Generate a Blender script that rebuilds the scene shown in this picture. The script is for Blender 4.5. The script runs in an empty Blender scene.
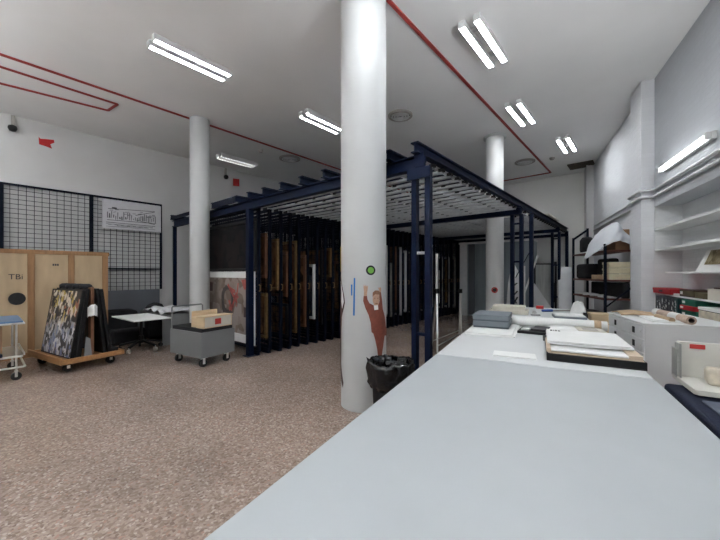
import bpy, bmesh, math, random
from mathutils import Vector, Matrix, noise
R = math.radians
S = bpy.context.scene
C = S.collection

# ------------------------------------------------------------------ camera, world, exposure
FPX, HY, YAW, EYE = 330.0, 273.0, R(40.85), 1.6
cam = bpy.data.objects.new('camera', bpy.data.cameras.new('camera'))
C.objects.link(cam)
cam.location = (0, 0, EYE)
cam.rotation_euler = (R(90), 0, YAW)
cam.data.sensor_width = 36
cam.data.lens = 36 * FPX / 720
cam.data.shift_y = (HY - 270) / 720
cam.data.clip_start = 0.05
S.camera = cam
S.view_settings.view_transform = 'Standard'
S.view_settings.look = 'None'
S.view_settings.gamma = 1
S.view_settings.exposure = 1.92
w = bpy.data.worlds.new('world')
S.world = w
w.use_nodes = True
w.node_tree.nodes['Background'].inputs[0].default_value = (0.8, 0.87, 1, 1)
w.node_tree.nodes['Background'].inputs[1].default_value = 0.05
TUBE = 19.0          # radiance of a lit fluorescent tube

cY, sY = math.cos(YAW), math.sin(YAW)
def at(px, py, D):
    l = (px - 360) / FPX
    return Vector(((l * cY - sY) * D, (l * sY + cY) * D, EYE + (HY - py) / FPX * D))

# ------------------------------------------------------------------ materials
MATS = {}
def mat(name, col, rough=0.6, metal=0.0, var=0.06, scale=9.0, bump=0.0, bscale=60.0, spec=0.4, trans=0.0, alpha=1.0, emit=None, stretch=None):
    if name in MATS: return MATS[name]
    m = bpy.data.materials.new(name); m.use_nodes = True
    nt = m.node_tree; b = nt.nodes['Principled BSDF']
    b.inputs['Roughness'].default_value = rough
    b.inputs['Metallic'].default_value = metal
    b.inputs['Specular IOR Level'].default_value = spec
    b.inputs['Transmission Weight'].default_value = trans
    b.inputs['Alpha'].default_value = alpha
    tc = nt.nodes.new('ShaderNodeTexCoord')
    src = tc.outputs['Object']
    if stretch:
        mp = nt.nodes.new('ShaderNodeMapping'); mp.inputs['Scale'].default_value = stretch
        nt.links.new(src, mp.inputs['Vector']); src = mp.outputs['Vector']
    if var:
        n = nt.nodes.new('ShaderNodeTexNoise'); n.inputs['Scale'].default_value = scale; n.inputs['Detail'].default_value = 5
        nt.links.new(src, n.inputs['Vector'])
        r = nt.nodes.new('ShaderNodeValToRGB')
        r.color_ramp.elements[0].position = 0.3; r.color_ramp.elements[1].position = 0.7
        r.color_ramp.elements[0].color = tuple(max(0, c * (1 - var)) for c in col) + (1,)
        r.color_ramp.elements[1].color = tuple(min(1, c * (1 + var)) for c in col) + (1,)
        nt.links.new(n.outputs['Fac'], r.inputs['Fac'])
        nt.links.new(r.outputs['Color'], b.inputs['Base Color'])
    else:
        b.inputs['Base Color'].default_value = tuple(col) + (1,)
    if bump:
        n2 = nt.nodes.new('ShaderNodeTexNoise'); n2.inputs['Scale'].default_value = bscale; n2.inputs['Detail'].default_value = 4
        nt.links.new(src, n2.inputs['Vector'])
        bp = nt.nodes.new('ShaderNodeBump'); bp.inputs['Strength'].default_value = bump; bp.inputs['Distance'].default_value = 0.02
        nt.links.new(n2.outputs['Fac'], bp.inputs['Height']); nt.links.new(bp.outputs['Normal'], b.inputs['Normal'])
    if emit:
        b.inputs['Emission Color'].default_value = tuple(emit[:3]) + (1,)
        b.inputs['Emission Strength'].default_value = emit[3]
    MATS[name] = m
    return m

def mat_terrazzo():
    m = bpy.data.materials.new('terrazzo'); m.use_nodes = True
    nt = m.node_tree; b = nt.nodes['Principled BSDF']; L = nt.links.new
    tc = nt.nodes.new('ShaderNodeTexCoord')
    v = nt.nodes.new('ShaderNodeTexVoronoi'); v.inputs['Scale'].default_value = 62
    L(tc.outputs['Object'], v.inputs['Vector'])
    sep = nt.nodes.new('ShaderNodeSeparateColor'); L(v.outputs['Color'], sep.inputs['Color'])
    r = nt.nodes.new('ShaderNodeValToRGB'); r.color_ramp.interpolation = 'CONSTANT'
    el = r.color_ramp.elements
    el[0].position = 0; el[0].color = (0.262, 0.196, 0.160, 1)
    el[1].position = 0.3; el[1].color = (0.318, 0.246, 0.205, 1)
    for p, c in ((0.55, (0.352, 0.275, 0.228)), (0.78, (0.21, 0.152, 0.125)), (0.86, (0.44, 0.365, 0.315)), (0.95, (0.345, 0.225, 0.178))):
        e = el.new(p); e.color = c + (1,)
    L(sep.outputs['Red'], r.inputs['Fac'])
    n = nt.nodes.new('ShaderNodeTexNoise'); n.inputs['Scale'].default_value = 0.9; n.inputs['Detail'].default_value = 6
    L(tc.outputs['Object'], n.inputs['Vector'])
    mr = nt.nodes.new('ShaderNodeMapRange'); mr.inputs['From Min'].default_value = 0.3; mr.inputs['From Max'].default_value = 0.7
    mr.inputs['To Min'].default_value = 0.82; mr.inputs['To Max'].default_value = 1.12
    L(n.outputs['Fac'], mr.inputs['Value'])
    mx = nt.nodes.new('ShaderNodeVectorMath'); mx.operation = 'SCALE'
    L(r.outputs['Color'], mx.inputs[0]); L(mr.outputs['Result'], mx.inputs['Scale'])
    L(mx.outputs['Vector'], b.inputs['Base Color'])
    mr2 = nt.nodes.new('ShaderNodeMapRange'); mr2.inputs['To Min'].default_value = 0.10; mr2.inputs['To Max'].default_value = 0.22
    L(n.outputs['Fac'], mr2.inputs['Value']); L(mr2.outputs['Result'], b.inputs['Roughness'])
    b.inputs['Specular IOR Level'].default_value = 0.4
    MATS['terrazzo'] = m
    return m

def mat_brick(name, col):
    m = bpy.data.materials.new(name); m.use_nodes = True
    nt = m.node_tree; b = nt.nodes['Principled BSDF']; L = nt.links.new
    tc = nt.nodes.new('ShaderNodeTexCoord')
    mp = nt.nodes.new('ShaderNodeMapping'); mp.inputs['Rotation'].default_value = (R(90), 0, R(90))
    L(tc.outputs['Object'], mp.inputs['Vector'])
    sx = nt.nodes.new('ShaderNodeSeparateXYZ'); L(tc.outputs['Object'], sx.inputs[0])
    cx = nt.nodes.new('ShaderNodeCombineXYZ'); L(sx.outputs['Y'], cx.inputs['X']); L(sx.outputs['Z'], cx.inputs['Y'])
    br = nt.nodes.new('ShaderNodeTexBrick'); br.inputs['Scale'].default_value = 1
    br.inputs['Brick Width'].default_value = 0.26; br.inputs['Row Height'].default_value = 0.08; br.inputs['Mortar Size'].default_value = 0.006
    br.inputs['Color1'].default_value = (*col, 1); br.inputs['Color2'].default_value = tuple(c * .96 for c in col) + (1,)
    br.inputs['Mortar'].default_value = tuple(c * .95 for c in col) + (1,)
    L(cx.outputs[0], br.inputs['Vector']); L(br.outputs['Color'], b.inputs['Base Color'])
    n = nt.nodes.new('ShaderNodeTexNoise'); n.inputs['Scale'].default_value = 14; n.inputs['Detail'].default_value = 5
    L(tc.outputs['Object'], n.inputs['Vector'])
    ad = nt.nodes.new('ShaderNodeMath'); ad.operation = 'MULTIPLY_ADD'; ad.inputs[1].default_value = -0.5
    L(br.outputs['Fac'], ad.inputs[0]); L(n.outputs['Fac'], ad.inputs[2])
    bp = nt.nodes.new('ShaderNodeBump'); bp.inputs['Strength'].default_value = 0.5; bp.inputs['Distance'].default_value = 0.012
    L(ad.outputs[0], bp.inputs['Height']); L(bp.outputs['Normal'], b.inputs['Normal'])
    b.inputs['Roughness'].default_value = 0.6
    MATS[name] = m
    return m

def mat_art(name, ramp, scale, z0=None):
    """painted canvas: coloured cells from noise and voronoi"""
    m = bpy.data.materials.new(name); m.use_nodes = True
    nt = m.node_tree; b = nt.nodes['Principled BSDF']; L = nt.links.new
    tc = nt.nodes.new('ShaderNodeTexCoord')
    n = nt.nodes.new('ShaderNodeTexNoise'); n.inputs['Scale'].default_value = scale; n.inputs['Detail'].default_value = 3; n.inputs['Distortion'].default_value = 1.2
    L(tc.outputs['Object'], n.inputs['Vector'])
    v = nt.nodes.new('ShaderNodeTexVoronoi'); v.inputs['Scale'].default_value = scale * 1.7
    L(n.outputs['Color'], v.inputs['Vector']); L(tc.outputs['Object'], v.inputs['Vector'])
    sp = nt.nodes.new('ShaderNodeSeparateColor'); L(v.outputs['Color'], sp.inputs['Color'])
    mx = nt.nodes.new('ShaderNodeMath'); mx.operation = 'MULTIPLY_ADD'; mx.inputs[1].default_value = 0.55
    mm = nt.nodes.new('ShaderNodeMath'); mm.operation = 'MULTIPLY'; mm.inputs[1].default_value = 0.5
    L(n.outputs['Fac'], mm.inputs[0]); L(sp.outputs['Green'], mx.inputs[0]); L(mm.outputs[0], mx.inputs[2])
    r = nt.nodes.new('ShaderNodeValToRGB'); el = r.color_ramp.elements
    el[0].position = ramp[0][0]; el[0].color = ramp[0][1] + (1,)
    el[1].position = ramp[1][0]; el[1].color = ramp[1][1] + (1,)
    for p, c in ramp[2:]:
        e = el.new(p); e.color = c + (1,)
    L(mx.outputs[0], r.inputs['Fac']); L(r.outputs['Color'], b.inputs['Base Color'])
    b.inputs['Roughness'].default_value = 0.6; b.inputs['Specular IOR Level'].default_value = 0.12
    MATS[name] = m
    return m

M_floor = mat_terrazzo()
M_wall = mat('white_wall_paint', (0.61, 0.605, 0.60), 0.7, var=0.035, scale=1.3, bump=0.12, bscale=35)
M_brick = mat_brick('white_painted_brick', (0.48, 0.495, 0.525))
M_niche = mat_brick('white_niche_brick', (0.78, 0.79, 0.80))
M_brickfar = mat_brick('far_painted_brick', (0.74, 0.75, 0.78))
M_wallfar = mat('far_wall_boards', (0.78, 0.775, 0.75), 0.7, var=0.035, scale=1.3)
M_ceil = mat('ceiling_paint', (0.90, 0.895, 0.885), 0.75, var=0.03, scale=0.8)
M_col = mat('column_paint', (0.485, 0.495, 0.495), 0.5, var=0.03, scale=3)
M_white = mat('white_laminate', (0.375, 0.40, 0.415), 0.45, var=0.02, scale=4)
M_whitep = mat('white_paper', (0.76, 0.765, 0.755), 0.7, var=0.03, scale=6)
M_cream = mat('cream_card', (0.60, 0.565, 0.49), 0.7, var=0.04)
M_paleyel = mat('pale_yellow_box', (0.80, 0.73, 0.52), 0.7, var=0.05)
M_beige = mat('beige_board', (0.62, 0.50, 0.38), 0.75, var=0.08)
M_kraft = mat('kraft_paper', (0.46, 0.33, 0.21), 0.75, var=0.18, scale=14, bump=0.2)
M_kraftlt = mat('faded_brown_paper', (0.48, 0.36, 0.29), 0.75, var=0.15, scale=12, bump=0.2)
M_card = mat('brown_cardboard', (0.29, 0.175, 0.10), 0.8, var=0.12)
M_navy = mat('navy_steel', (0.0028, 0.0075, 0.0255), 0.5, var=0.08, scale=5, spec=0.12)
M_navydk = mat('dark_navy_steel', (0.004, 0.006, 0.014), 0.6, var=0.1, scale=5, spec=0.1)
M_navycl = mat('navy_cloth', (0.0035, 0.0075, 0.026), 0.85, var=0.15, scale=20, bump=0.2)
M_slatecl = mat('slate_cloth', (0.10, 0.115, 0.15), 0.85, var=0.1, scale=20)
M_galv = mat('galvanised_steel', (0.34, 0.35, 0.36), 0.5, 0.3, var=0.1, scale=12)
M_alu = mat('brushed_aluminium', (0.72, 0.72, 0.70), 0.3, 0.8, var=0.06, scale=15)
M_black = mat('black_plastic', (0.007, 0.007, 0.008), 0.5, var=0.1, spec=0.3)
M_rubber = mat('black_rubber', (0.02, 0.02, 0.02), 0.8, var=0.1)
M_bag = mat('black_bin_bag', (0.003, 0.0033, 0.004), 0.16, var=0.1, bump=0.25, bscale=30, spec=0.45)
M_wood = mat('orange_pine', (0.36, 0.185, 0.075), 0.55, var=0.2, scale=3, stretch=(1, 8, 8))
M_batten = mat('crate_batten_wood', (0.29, 0.155, 0.068), 0.6, var=0.18, scale=3, stretch=(8, 8, 1))
M_ply = mat('crate_plywood', (0.44, 0.325, 0.20), 0.65, var=0.1, scale=2.5, stretch=(3, 3, 0.7))
M_woodlt = mat('pale_plywood', (0.62, 0.47, 0.30), 0.6, var=0.1, scale=4, stretch=(1, 1, 6))
M_brown = mat('dark_brown_shelf_board', (0.13, 0.045, 0.032), 0.55, var=0.2, scale=4)
M_frameb = mat('worn_brown_wood', (0.14, 0.062, 0.03), 0.5, var=0.2, scale=6)
M_gold = mat('old_gold_frame', (0.19, 0.115, 0.045), 0.45, 0.3, var=0.3, scale=14)
M_silver = mat('silver_frame', (0.55, 0.54, 0.50), 0.4, 0.4, var=0.1)
M_greymet = mat('grey_painted_metal', (0.185, 0.19, 0.195), 0.5, var=0.04, scale=4)
M_greybx = mat('blue_grey_box_board', (0.165, 0.19, 0.215), 0.65, var=0.05)
M_greybx2 = mat('blue_grey_box_rim', (0.085, 0.10, 0.12), 0.65, var=0.05)
M_panelgr = mat('slate_grey_board', (0.125, 0.135, 0.155), 0.6, var=0.05, scale=2)
M_booth = mat('blue_grey_panel', (0.25, 0.295, 0.32), 0.35, var=0.15, scale=2, stretch=(3, 3, .3))
M_boothlt = mat('light_grey_panel', (0.72, 0.74, 0.75), 0.5, var=0.05)
M_file = mat('light_grey_cabinet_paint', (0.72, 0.725, 0.73), 0.45, var=0.02, scale=3)
M_red = mat('red_paint', (0.50, 0.02, 0.02), 0.6, var=0.1)
M_redline = mat('red_pipe_paint', (0.30, 0.035, 0.03), 0.6, var=0.1)
M_redbx = mat('red_box_cloth', (0.42, 0.012, 0.02), 0.6, var=0.1)
M_green = mat('dark_green_box', (0.012, 0.13, 0.085), 0.6, var=0.1)
M_bluetape = mat('blue_tape', (0.02, 0.16, 0.48), 0.6, var=0.1)
M_bluetop = mat('blue_trolley_top', (0.09, 0.17, 0.30), 0.3, var=0.05)
M_yellow = mat('yellow_tape', (0.65, 0.48, 0.03), 0.6, var=0.1)
M_lime = mat('lime_green', (0.14, 0.38, 0.05), 0.6, var=0.05)
M_suit = mat('printed_brown_suit', (0.20, 0.055, 0.035), 0.7, var=0.2, scale=20)
M_skin = mat('printed_skin', (0.48, 0.30, 0.21), 0.7, var=0.15, scale=40)
M_hair = mat('printed_hair', (0.24, 0.12, 0.07), 0.7, var=0.2, scale=40)
M_housing = mat('lamp_housing', (0.62, 0.62, 0.62), 0.4, var=0.02)
M_tube = mat('lit_tube', (1, 1, 1), 0.5, var=0, emit=(0.93, 0.97, 1.0, TUBE))
M_tubeoff = mat('dim_tube', (0.75, 0.75, 0.74), 0.3, var=0, emit=(1, 1, .98, 1.5))
M_vent = mat('vent_grey', (0.36, 0.34, 0.31), 0.6, var=0.05)
M_ventdk = mat('dark_vent', (0.075, 0.06, 0.045), 0.7, var=0.2)
M_wrap = mat('bubble_wrap', (0.78, 0.79, 0.81), 0.25, var=0.06, bump=0.6, bscale=45, spec=0.6)
M_plast = mat('frosted_plastic', (0.85, 0.87, 0.89), 0.2, var=0.08, scale=3, spec=0.6, alpha=0.8)
M_sheet = mat('white_cotton_sheet', (0.66, 0.68, 0.72), 0.85, var=0.03, scale=8)
M_stone = mat('mottled_plaster', (0.58, 0.52, 0.42), 0.7, var=0.2, scale=12)
M_pipe = mat('white_conduit', (0.62, 0.62, 0.63), 0.4, var=0.03)
M_duskcl = mat('dark_grey_cloth', (0.016, 0.016, 0.018), 0.95, var=0.2)
M_ink = mat('dark_ink', (0.03, 0.03, 0.035), 0.7, var=0)
M_inkgrey = mat('grey_ink', (0.17, 0.17, 0.19), 0.7, var=0)
M_olive = mat('olive_brown_leather', (0.11, 0.09, 0.05), 0.7, var=0.2)
M_maroon = mat('dark_maroon_leather', (0.05, 0.022, 0.02), 0.6, var=0.2)
M_label = mat('red_label', (0.45, 0.035, 0.03), 0.6, var=0.05)
def mat_crowd():
    m = bpy.data.materials.new('busy_crowd_painting'); m.use_nodes = True
    nt = m.node_tree; b = nt.nodes['Principled BSDF']; L = nt.links.new
    tc = nt.nodes.new('ShaderNodeTexCoord')
    mp = nt.nodes.new('ShaderNodeMapping'); mp.inputs['Scale'].default_value = (17, 17, 10); L(tc.outputs['Object'], mp.inputs['Vector'])
    n = nt.nodes.new('ShaderNodeTexNoise'); n.inputs['Scale'].default_value = .8; n.inputs['Detail'].default_value = 4; L(mp.outputs['Vector'], n.inputs['Vector'])
    mxv = nt.nodes.new('ShaderNodeVectorMath'); mxv.operation = 'MULTIPLY_ADD'; mxv.inputs[1].default_value = (2.2, 2.2, 2.2); L(n.outputs['Color'], mxv.inputs[0]); L(mp.outputs['Vector'], mxv.inputs[2])
    v = nt.nodes.new('ShaderNodeTexVoronoi'); v.inputs['Scale'].default_value = 1.0; L(mxv.outputs['Vector'], v.inputs['Vector'])
    sp = nt.nodes.new('ShaderNodeSeparateColor'); L(v.outputs['Color'], sp.inputs['Color'])
    def ramp(cols):
        r = nt.nodes.new('ShaderNodeValToRGB'); r.color_ramp.interpolation = 'CONSTANT'; el = r.color_ramp.elements
        for i, (p, c) in enumerate(cols):
            e = el[i] if i < 2 else el.new(p)
            e.position = p; e.color = c + (1,)
        L(sp.outputs['Red'], r.inputs['Fac']); return r
    up = ramp([(0, (.015, .012, .012)), (.28, (.20, .14, .09)), (.42, (.42, .31, .07)), (.56, (.62, .55, .45)), (.72, (.07, .05, .04)), (.84, (.30, .09, .05)), (.92, (.5, .47, .42))])
    lo = ramp([(0, (.02, .02, .025)), (.26, (.30, .33, .42)), (.46, (.66, .67, .70)), (.64, (.13, .12, .12)), (.78, (.42, .42, .44)), (.9, (.16, .20, .36))])
    sx = nt.nodes.new('ShaderNodeSeparateXYZ'); L(tc.outputs['Object'], sx.inputs[0])
    ad = nt.nodes.new('ShaderNodeMath'); ad.operation = 'MULTIPLY_ADD'; ad.inputs[1].default_value = .5; L(n.outputs['Fac'], ad.inputs[0]); L(sx.outputs['Z'], ad.inputs[2])
    mr = nt.nodes.new('ShaderNodeMapRange'); mr.inputs['From Min'].default_value = .85; mr.inputs['From Max'].default_value = 1.15; L(ad.outputs[0], mr.inputs['Value'])
    mx = nt.nodes.new('ShaderNodeMix'); mx.data_type = 'RGBA'; L(mr.outputs['Result'], mx.inputs['Factor']); L(lo.outputs['Color'], mx.inputs['A']); L(up.outputs['Color'], mx.inputs['B'])
    L(mx.outputs['Result'], b.inputs['Base Color']); b.inputs['Roughness'].default_value = .5
    return m
M_artA = mat_crowd()
M_artB = mat_art('brown_grey_collage', [(0.2, (0.13, 0.095, 0.075)), (0.5, (0.215, 0.17, 0.145)), (0.7, (0.27, 0.23, 0.21))], 3.2)
M_artC = mat_art('dark_old_painting', [(0.2, (0.03, 0.016, 0.01)), (0.5, (0.11, 0.055, 0.028)), (0.7, (0.19, 0.10, 0.045))], 3.5)
M_artD = mat_art('blue_dark_painting', [(0.2, (0.012, 0.018, 0.03)), (0.5, (0.04, 0.055, 0.08)), (0.7, (0.12, 0.10, 0.08))], 3.5)
M_gloom = mat_art('rack_gloom_panel', [(0.2, (0.003, 0.003, 0.004)), (0.5, (0.006, 0.006, 0.007)), (0.7, (0.012, 0.009, 0.009))], 3)  # near-black panel standing in for the darkness inside the rack
M_artE = mat_art('faded_landscape', [(0.25, (0.10, 0.075, 0.035)), (0.5, (0.19, 0.15, 0.085)), (0.7, (0.27, 0.235, 0.16))], 9)

# ------------------------------------------------------------------ mesh building
class MB:
    def __init__(s): s.v = []; s.f = []; s.m = []; s.s = []
    def add(s, vs, fs, m=0, smooth=False):
        o = len(s.v); s.v += [tuple(v) for v in vs]
        for f in fs: s.f.append([i + o for i in f]); s.m.append(m); s.s.append(smooth)
        return s
    def box(s, x0, y0, z0, x1, y1, z1, m=0):
        vs = [(x, y, z) for z in (z0, z1) for y in (y0, y1) for x in (x0, x1)]
        return s.add(vs, [(0, 2, 3, 1), (4, 5, 7, 6), (0, 1, 5, 4), (2, 6, 7, 3), (0, 4, 6, 2), (1, 3, 7, 5)], m)
    def bar(s, p, q, w, h, m=0, up=(0, 0, 1)):
        p, q = Vector(p), Vector(q); d = (q - p).normalized(); u = Vector(up)
        if abs(d.dot(u)) > .98: u = Vector((0, 1, 0))
        a = d.cross(u).normalized() * w / 2; b = a.cross(d).normalized() * h / 2
        vs = [e + i * a + j * b for e in (p, q) for j in (-1, 1) for i in (-1, 1)]
        return s.add(vs, [(0, 2, 3, 1), (4, 5, 7, 6), (0, 1, 5, 4), (2, 6, 7, 3), (0, 4, 6, 2), (1, 3, 7, 5)], m)
    def cyl(s, p, q, r, r2=None, n=12, m=0, caps=True):
        p, q = Vector(p), Vector(q); r2 = r if r2 is None else r2
        d = (q - p).normalized(); u = Vector((0, 0, 1)) if abs(d.z) < .9 else Vector((1, 0, 0))
        a = d.cross(u).normalized(); b = d.cross(a)
        vs = []
        for e, rr in ((p, r), (q, r2)):
            vs += [e + (a * math.cos(2 * math.pi * k / n) + b * math.sin(2 * math.pi * k / n)) * rr for k in range(n)]
        s.add(vs, [(k, k + n, (k + 1) % n + n, (k + 1) % n) for k in range(n)], m, True)
        if caps:
            s.add(vs[:n], [list(range(n))], m); s.add(vs[n:], [list(range(n))[::-1]], m)
        return s
    def tube(s, pts, r, n=8, m=0):
        pts = [Vector(p) for p in pts]; rings = []
        prev = None
        for i, p in enumerate(pts):
            d = ((pts[min(i + 1, len(pts) - 1)] - pts[max(i - 1, 0)])).normalized()
            u = prev if prev is not None else (Vector((0, 0, 1)) if abs(d.z) < .9 else Vector((1, 0, 0)))
            a = (u - d * u.dot(d)).normalized(); prev = a; b = d.cross(a)
            rings.append([p + (a * math.cos(2 * math.pi * k / n) + b * math.sin(2 * math.pi * k / n)) * r for k in range(n)])
        vs = [v for g in rings for v in g]
        fs = [(i * n + k, i * n + (k + 1) % n, (i + 1) * n + (k + 1) % n, (i + 1) * n + k) for i in range(len(pts) - 1) for k in range(n)]
        s.add(vs, fs, m, True)
        s.add(rings[0], [list(range(n))[::-1]], m); s.add(rings[-1], [list(range(n))], m)
        return s
    def lathe(s, prof, n=32, m=0, c=(0, 0), closed=False, jitter=None):
        vs = []
        for i, (r, z) in enumerate(prof):
            for k in range(n):
                a = 2 * math.pi * k / n; rr, zz = r, z
                if jitter: dr, dz = jitter(i, k, a); rr += dr; zz += dz
                vs.append((c[0] + rr * math.cos(a), c[1] + rr * math.sin(a), zz))
        fs = [(i * n + k, i * n + (k + 1) % n, (i + 1) * n + (k + 1) % n, (i + 1) * n + k) for i in range(len(prof) - 1) for k in range(n)]
        s.add(vs, fs, m, True)
        if closed:
            s.add(vs[:n], [list(range(n))[::-1]], m); s.add(vs[-n:], [list(range(n))], m)
        return s
    def prism(s, poly, z0, z1, m=0):
        n = len(poly)
        vs = [(x, y, z0) for x, y in poly] + [(x, y, z1) for x, y in poly]
        return s.add(vs, [list(range(n))[::-1], list(range(n, 2 * n))] + [(k, (k + 1) % n, (k + 1) % n + n, k + n) for k in range(n)], m)
    def slab(s, quad, off, m=0):
        """quad (or polygon) of 3D points given a thickness along off"""
        off = Vector(off); n = len(quad); q = [Vector(p) for p in quad]
        vs = q + [p + off for p in q]
        return s.add(vs, [list(range(n))[::-1], list(range(n, 2 * n))] + [(k, (k + 1) % n, (k + 1) % n + n, k + n) for k in range(n)], m)
    def ibeam(s, p, q, w, h, t=0.014, m=0):
        """I-section from p to q, p/q on the bottom centre"""
        p, q = Vector(p), Vector(q); z = Vector((0, 0, 1))
        s.bar(p + z * t / 2, q + z * t / 2, w, t, m); s.bar(p + z * (h - t / 2), q + z * (h - t / 2), w, t, m)
        s.bar(p + z * h / 2, q + z * h / 2, t * .8, h - 2 * t, m)
        return s
    def grid(s, fn, nu, nv, m=0, smooth=True):
        vs = [fn(i / nu, j / nv) for j in range(nv + 1) for i in range(nu + 1)]
        return s.add(vs, [(j * (nu + 1) + i, j * (nu + 1) + i + 1, (j + 1) * (nu + 1) + i + 1, (j + 1) * (nu + 1) + i) for j in range(nv) for i in range(nu)], m, smooth)

def mesh_of(name, mb, mats):
    me = bpy.data.meshes.new(name); me.from_pydata(mb.v, [], mb.f)
    for m in (mats if isinstance(mats, (list, tuple)) else [mats]): me.materials.append(m)
    me.polygons.foreach_set('material_index', mb.m); me.polygons.foreach_set('use_smooth', mb.s)
    bm = bmesh.new(); bm.from_mesh(me); bmesh.ops.recalc_face_normals(bm, faces=bm.faces); bm.to_mesh(me); bm.free()
    return me
def obj(name, mb, mats, parent=None, bevel=0, solid=0, loc=None, rot=0, seg=2, mesh=None):
    o = bpy.data.objects.new(name, mesh or mesh_of(name, mb, mats)); C.objects.link(o)
    if parent: o.parent = parent
    if loc is not None: o.location = loc
    if rot: o.rotation_euler = (0, 0, rot)
    if solid:
        md = o.modifiers.new('solid', 'SOLIDIFY'); md.thickness = solid; md.offset = 0
    if bevel:
        md = o.modifiers.new('bevel', 'BEVEL'); md.width = bevel; md.segments = seg; md.limit_method = 'ANGLE'; md.angle_limit = R(40)
    return o
def tag(o, label, cat, group=None):
    o['label'] = label; o['category'] = cat
    if group: o['group'] = group
    return o
def thing(name, label, cat, loc=(0, 0, 0), rot=0, group=None):
    o = bpy.data.objects.new(name, None); C.objects.link(o); o.empty_display_size = .2
    o.location = loc; o.rotation_euler = (0, 0, rot)
    return tag(o, label, cat, group)
def solo(name, mb, mats, label, cat, loc=(0, 0, 0), rot=0, group=None, **k):
    return tag(obj(name, mb, mats, None, loc=loc, rot=rot, **k), label, cat, group)
def struct(name, mb, mats, loc=(0, 0, 0), rot=0, **k):
    o = obj(name, mb, mats, None, loc=loc, rot=rot, **k); o['kind'] = 'structure'; return o
def copy_tree(o, parent=None):
    c = o.copy(); C.objects.link(c)
    if parent: c.parent = parent
    for ch in list(o.children): copy_tree(ch, c)
    return c
def text_mb(mb, txt, size, m, xf):
    """adds lettering to mb; xf maps (x, y) in text plane, depth d -> 3D"""
    cu = bpy.data.curves.new('t', 'FONT'); cu.body = txt; cu.size = size; cu.align_x = 'CENTER'; cu.align_y = 'CENTER'; cu.extrude = 0.001; cu.resolution_u = 3
    to = bpy.data.objects.new('t', cu); me = bpy.data.meshes.new_from_object(to)
    mb.add([xf(v.co.x, v.co.y, v.co.z) for v in me.vertices], [list(p.vertices) for p in me.polygons], m)
    bpy.data.objects.remove(to); bpy.data.curves.remove(cu); bpy.data.meshes.remove(me)
def ordinal(n):
    o = ['first', 'second', 'third', 'fourth', 'fifth', 'sixth', 'seventh', 'eighth', 'ninth', 'tenth', 'eleventh', 'twelfth', 'thirteenth', 'fourteenth', 'fifteenth', 'sixteenth', 'seventeenth', 'eighteenth', 'nineteenth']
    if n <= 19: return o[n - 1]
    t = {2: ('twenty', 'twentieth'), 3: ('thirty', 'thirtieth')}[n // 10]
    return t[1] if n % 10 == 0 else t[0] + '-' + o[n % 10 - 1]

# ------------------------------------------------------------------ the room
CZ = 4.95                     # ceiling height
XL, YF, YN = -10.15, 13.1, -3.5
WA = R(15.5)                  # right wall stands at this angle
WO = Vector((2.235, 0, 0))    # origin of the right wall frame: x' into the wall, y' along it
def Wp(x, y, z=0): return WO + Vector((x * math.cos(WA) - y * math.sin(WA), x * math.sin(WA) + y * math.cos(WA), z))

struct('floor', MB().box(XL - .2, YN - .2, -.1, 4.2, YF + .2, 0), M_floor)
struct('ceiling', MB().box(XL - .2, YN - .2, CZ, 4.2, YF + .2, CZ + .1), M_ceil)
struct('wall_left', MB().box(XL - .2, YN - .2, 0, XL, YF + .2, CZ), M_wall)
fw = MB().box(XL, YF, 0, 0.2, YF + .2, CZ)
for x in (-8.6, -7.2, -5.8, -4.6, -3.4, -2.35): fw.box(x - .008, YF - .012, 0, x + .008, YF, CZ)
struct('wall_far', fw, M_wallfar)
struct('wall_near', MB().box(XL, YN - .2, 0, 4.2, YN, CZ), M_wall)
# right wall: plain beyond the pillar, niche with shelves before it
PY0, PY1 = 7.9, 8.5
NZ, ND = 2.74, 0.36
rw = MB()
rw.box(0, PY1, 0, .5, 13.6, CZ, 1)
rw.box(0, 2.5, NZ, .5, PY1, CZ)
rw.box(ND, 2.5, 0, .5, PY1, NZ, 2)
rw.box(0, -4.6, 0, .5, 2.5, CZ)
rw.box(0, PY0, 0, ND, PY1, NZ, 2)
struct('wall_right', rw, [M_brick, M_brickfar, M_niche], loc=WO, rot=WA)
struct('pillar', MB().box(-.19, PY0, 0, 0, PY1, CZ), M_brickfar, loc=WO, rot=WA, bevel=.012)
struct('trim_corner_pilaster', MB().box(-.16, 12.85, 0, 0, 13.4, CZ).box(-.2, 12.78, 0, -.16, 12.85, CZ), M_wall, loc=WO, rot=WA)
struct('trim_skirting', MB().box(XL, YN, 0, XL + .015, YF, .1), M_panelgr)

# niche shelves
for i, (z, y0, lab) in enumerate(((2.36, 2.5, 'upper empty white niche shelf in the right wall, below the wall lamp'), (2.01, 2.5, 'middle empty white niche shelf, under the topmost one'),
                                  (1.62, 2.5, 'thin white niche shelf at eye level with a landscape leaning on it'), (1.265, 2.5, 'lower white niche shelf carrying the red box and dark books'))):
    y1 = PY0 - (.0 if i != 2 else .42)
    solo('wall_shelf', MB().box(-.0, y0, z - (.035 if i < 2 else .025), ND, y1, z), M_whitep, lab, 'shelf', WO, WA, bevel=.004)
solo('wall_shelf', MB().box(-.0, 2.5, .9, ND, PY0, .93), M_col, 'lowest white niche shelf under the dark and green boxes', 'shelf', WO, WA, bevel=.004)

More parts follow.
